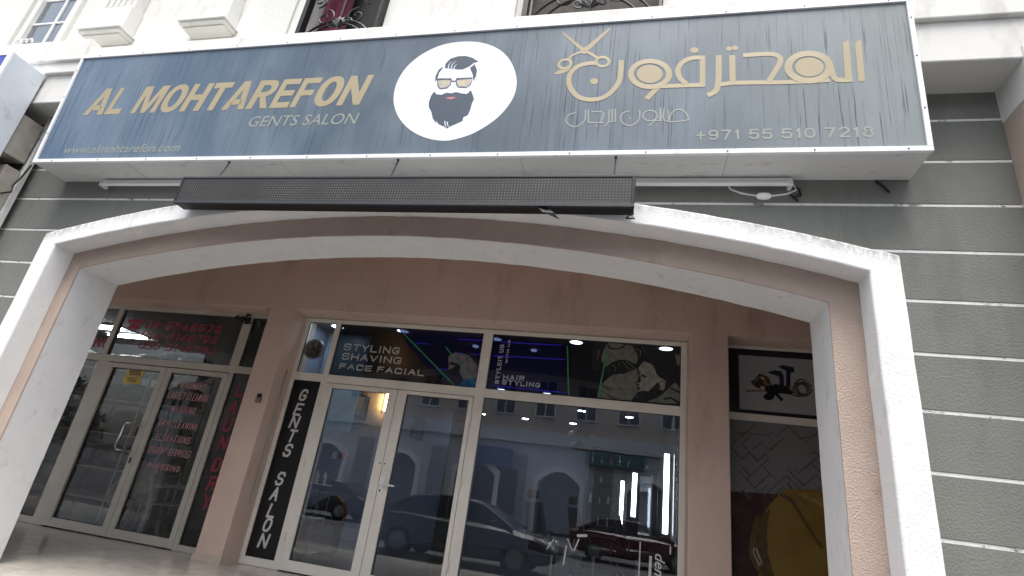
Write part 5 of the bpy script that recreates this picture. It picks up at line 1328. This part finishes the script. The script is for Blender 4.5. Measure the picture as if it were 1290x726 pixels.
# cars
def car(name, lb, loc, rz, rgb, grp):
    t = thing(name, lb, 'car', loc, grp, rz)
    paint = mat(name+'_paint', rgb, .25, .04, 3, coat=.6); gl_ = mat('car_glass', (16, 18, 22), .05, 0); ru = mat('tyre_rubber', (18, 18, 18), .8, .1)
    # body stations along x: (x, half width, z low, z deck)
    S_ = [(-2.30, .70, .42, .72), (-2.22, .80, .34, .92), (-1.9, .86, .26, .98), (-1.3, .89, .24, 1.00), (-.4, .90, .22, .96), (.5, .90, .22, .94), (1.1, .89, .24, .92), (1.7, .86, .26, .84), (2.05, .80, .28, .74), (2.25, .66, .36, .62)]
    vs = []
    for x, hw, zl, zd in S_:
        zm = (zl+zd)/2
        ring = [(-hw*.86, zl), (-hw*.98, zl+.08), (-hw, zm), (-hw*.97, zd-.08), (-hw*.86, zd), (0, zd+.03), (hw*.86, zd), (hw*.97, zd-.08), (hw, zm), (hw*.98, zl+.08), (hw*.86, zl)]
        vs += [(x, y, z) for y, z in ring]
    k = 11; fs = [(i*k+j, i*k+(j+1) % k, (i+1)*k+(j+1) % k, (i+1)*k+j) for i in range(len(S_)-1) for j in range(k)] + [tuple(range(k)), tuple((len(S_)-1)*k+j for j in range(k))[::-1]]
    body = obj('body', MB().add(vs, fs), paint, t, smooth=True, local=True)
    C_ = [(-1.95, .70, .98, 1.0), (-1.15, .72, .98, 1.36), (-.6, .70, .96, 1.43), (.05, .69, .95, 1.42), (.45, .68, .94, 1.34), (1.25, .72, .90, .93)]
    vs = []
    for x, hw, zl, zd in C_: vs += [(x, -hw-.10, zl), (x, -hw+.06, zd), (x, hw-.06, zd), (x, hw+.10, zl)]
    fs = [(i*4+j, i*4+j+1, (i+1)*4+j+1, (i+1)*4+j) for i in range(5) for j in range(3)] + [(0, 1, 2, 3), (23, 22, 21, 20)]
    obj('cabin_glass', MB().add(vs, fs), gl_, t, smooth=False, local=True)
    R_ = [(-1.18, .66, 1.372), (-.6, .645, 1.442), (.05, .635, 1.432), (.47, .62, 1.347)]
    vs = []
    for x, hw, z in R_: vs += [(x, -hw-.02, z-.04), (x, -hw+.04, z+.004), (x, hw-.04, z+.004), (x, hw+.02, z-.04)]
    fs = [(i*4+j, i*4+j+1, (i+1)*4+j+1, (i+1)*4+j) for i in range(3) for j in range(3)]
    rf = obj('roof', MB().add(vs, fs), paint, t, smooth=True, local=True); so_ = rf.modifiers.new('thickness', 'SOLIDIFY'); so_.thickness = .03
    for s in (-1, 1):
        obj('pillar', MB().tube([(-1.97, s*.80, .98), (-1.17, s*.665, 1.36)], .035, 6).tube([(1.27, s*.82, .91), (.46, s*.63, 1.335)], .03, 6).tube([(-.35, s*.80, .96), (-.38, s*.65, 1.41)], .03, 6), paint, t, local=True)
        obj('headlight', MB().lathe([(.11, 0), (.10, .06), (.05, .09)], (2.05, s*.60, .66), 14, 'X'), M['plastic_white'], t, smooth=True, local=True)
        obj('tail_light', MB().box(-2.27, -2.16, s*.62-.12, s*.62+.12, .76, .88), mat('tail_red', (120, 16, 18), .3, 0), t, bevel=.02, local=True)
        obj('wing_mirror', MB().box(.78, .90, s*.92, s*1.04, .95, 1.06), paint, t, bevel=.03, local=True)
        for x in (-1.38, 1.38):
            wh = obj('wheel', MB().lathe([(.22, -.10), (.31, -.11), (.335, -.07), (.335, .07), (.31, .11), (.22, .10)], (x, s*.80, .335), 28, 'Y'), ru, t, smooth=True, local=True)
            r_ = MB().lathe([(.215, 0), (.20, s*.02), (.06, s*.03), (.05, s*.045)], (x, s*.885, .335), 20, 'Y')
            obj('rim', r_, M['steel'], wh, local=True)
    obj('grille', MB().box(2.20, 2.27, -.4, .4, .42, .56), M['gasket'], t, local=True)
    return t
car('parked_car', 'dark grey sedan close to the shops, mirrored in the salon door and window', (-3.85, -1.55, STREET), 0, (70, 74, 80), 'cars mirrored in the glass')
p = mir(800, 690, -9.5)
car('parked_car', 'dark red car across the road mirrored at the right of the salon window', (p.x, -9.5, STREET), 0, (84, 16, 26), 'cars mirrored in the glass')
p = mir(400, 640, -9.5)
car('parked_car', 'black car across the road mirrored in the left salon door leaf', (p.x, -9.5, STREET), PI, (24, 26, 30), 'cars mirrored in the glass')
print('objects', len(bpy.data.objects))
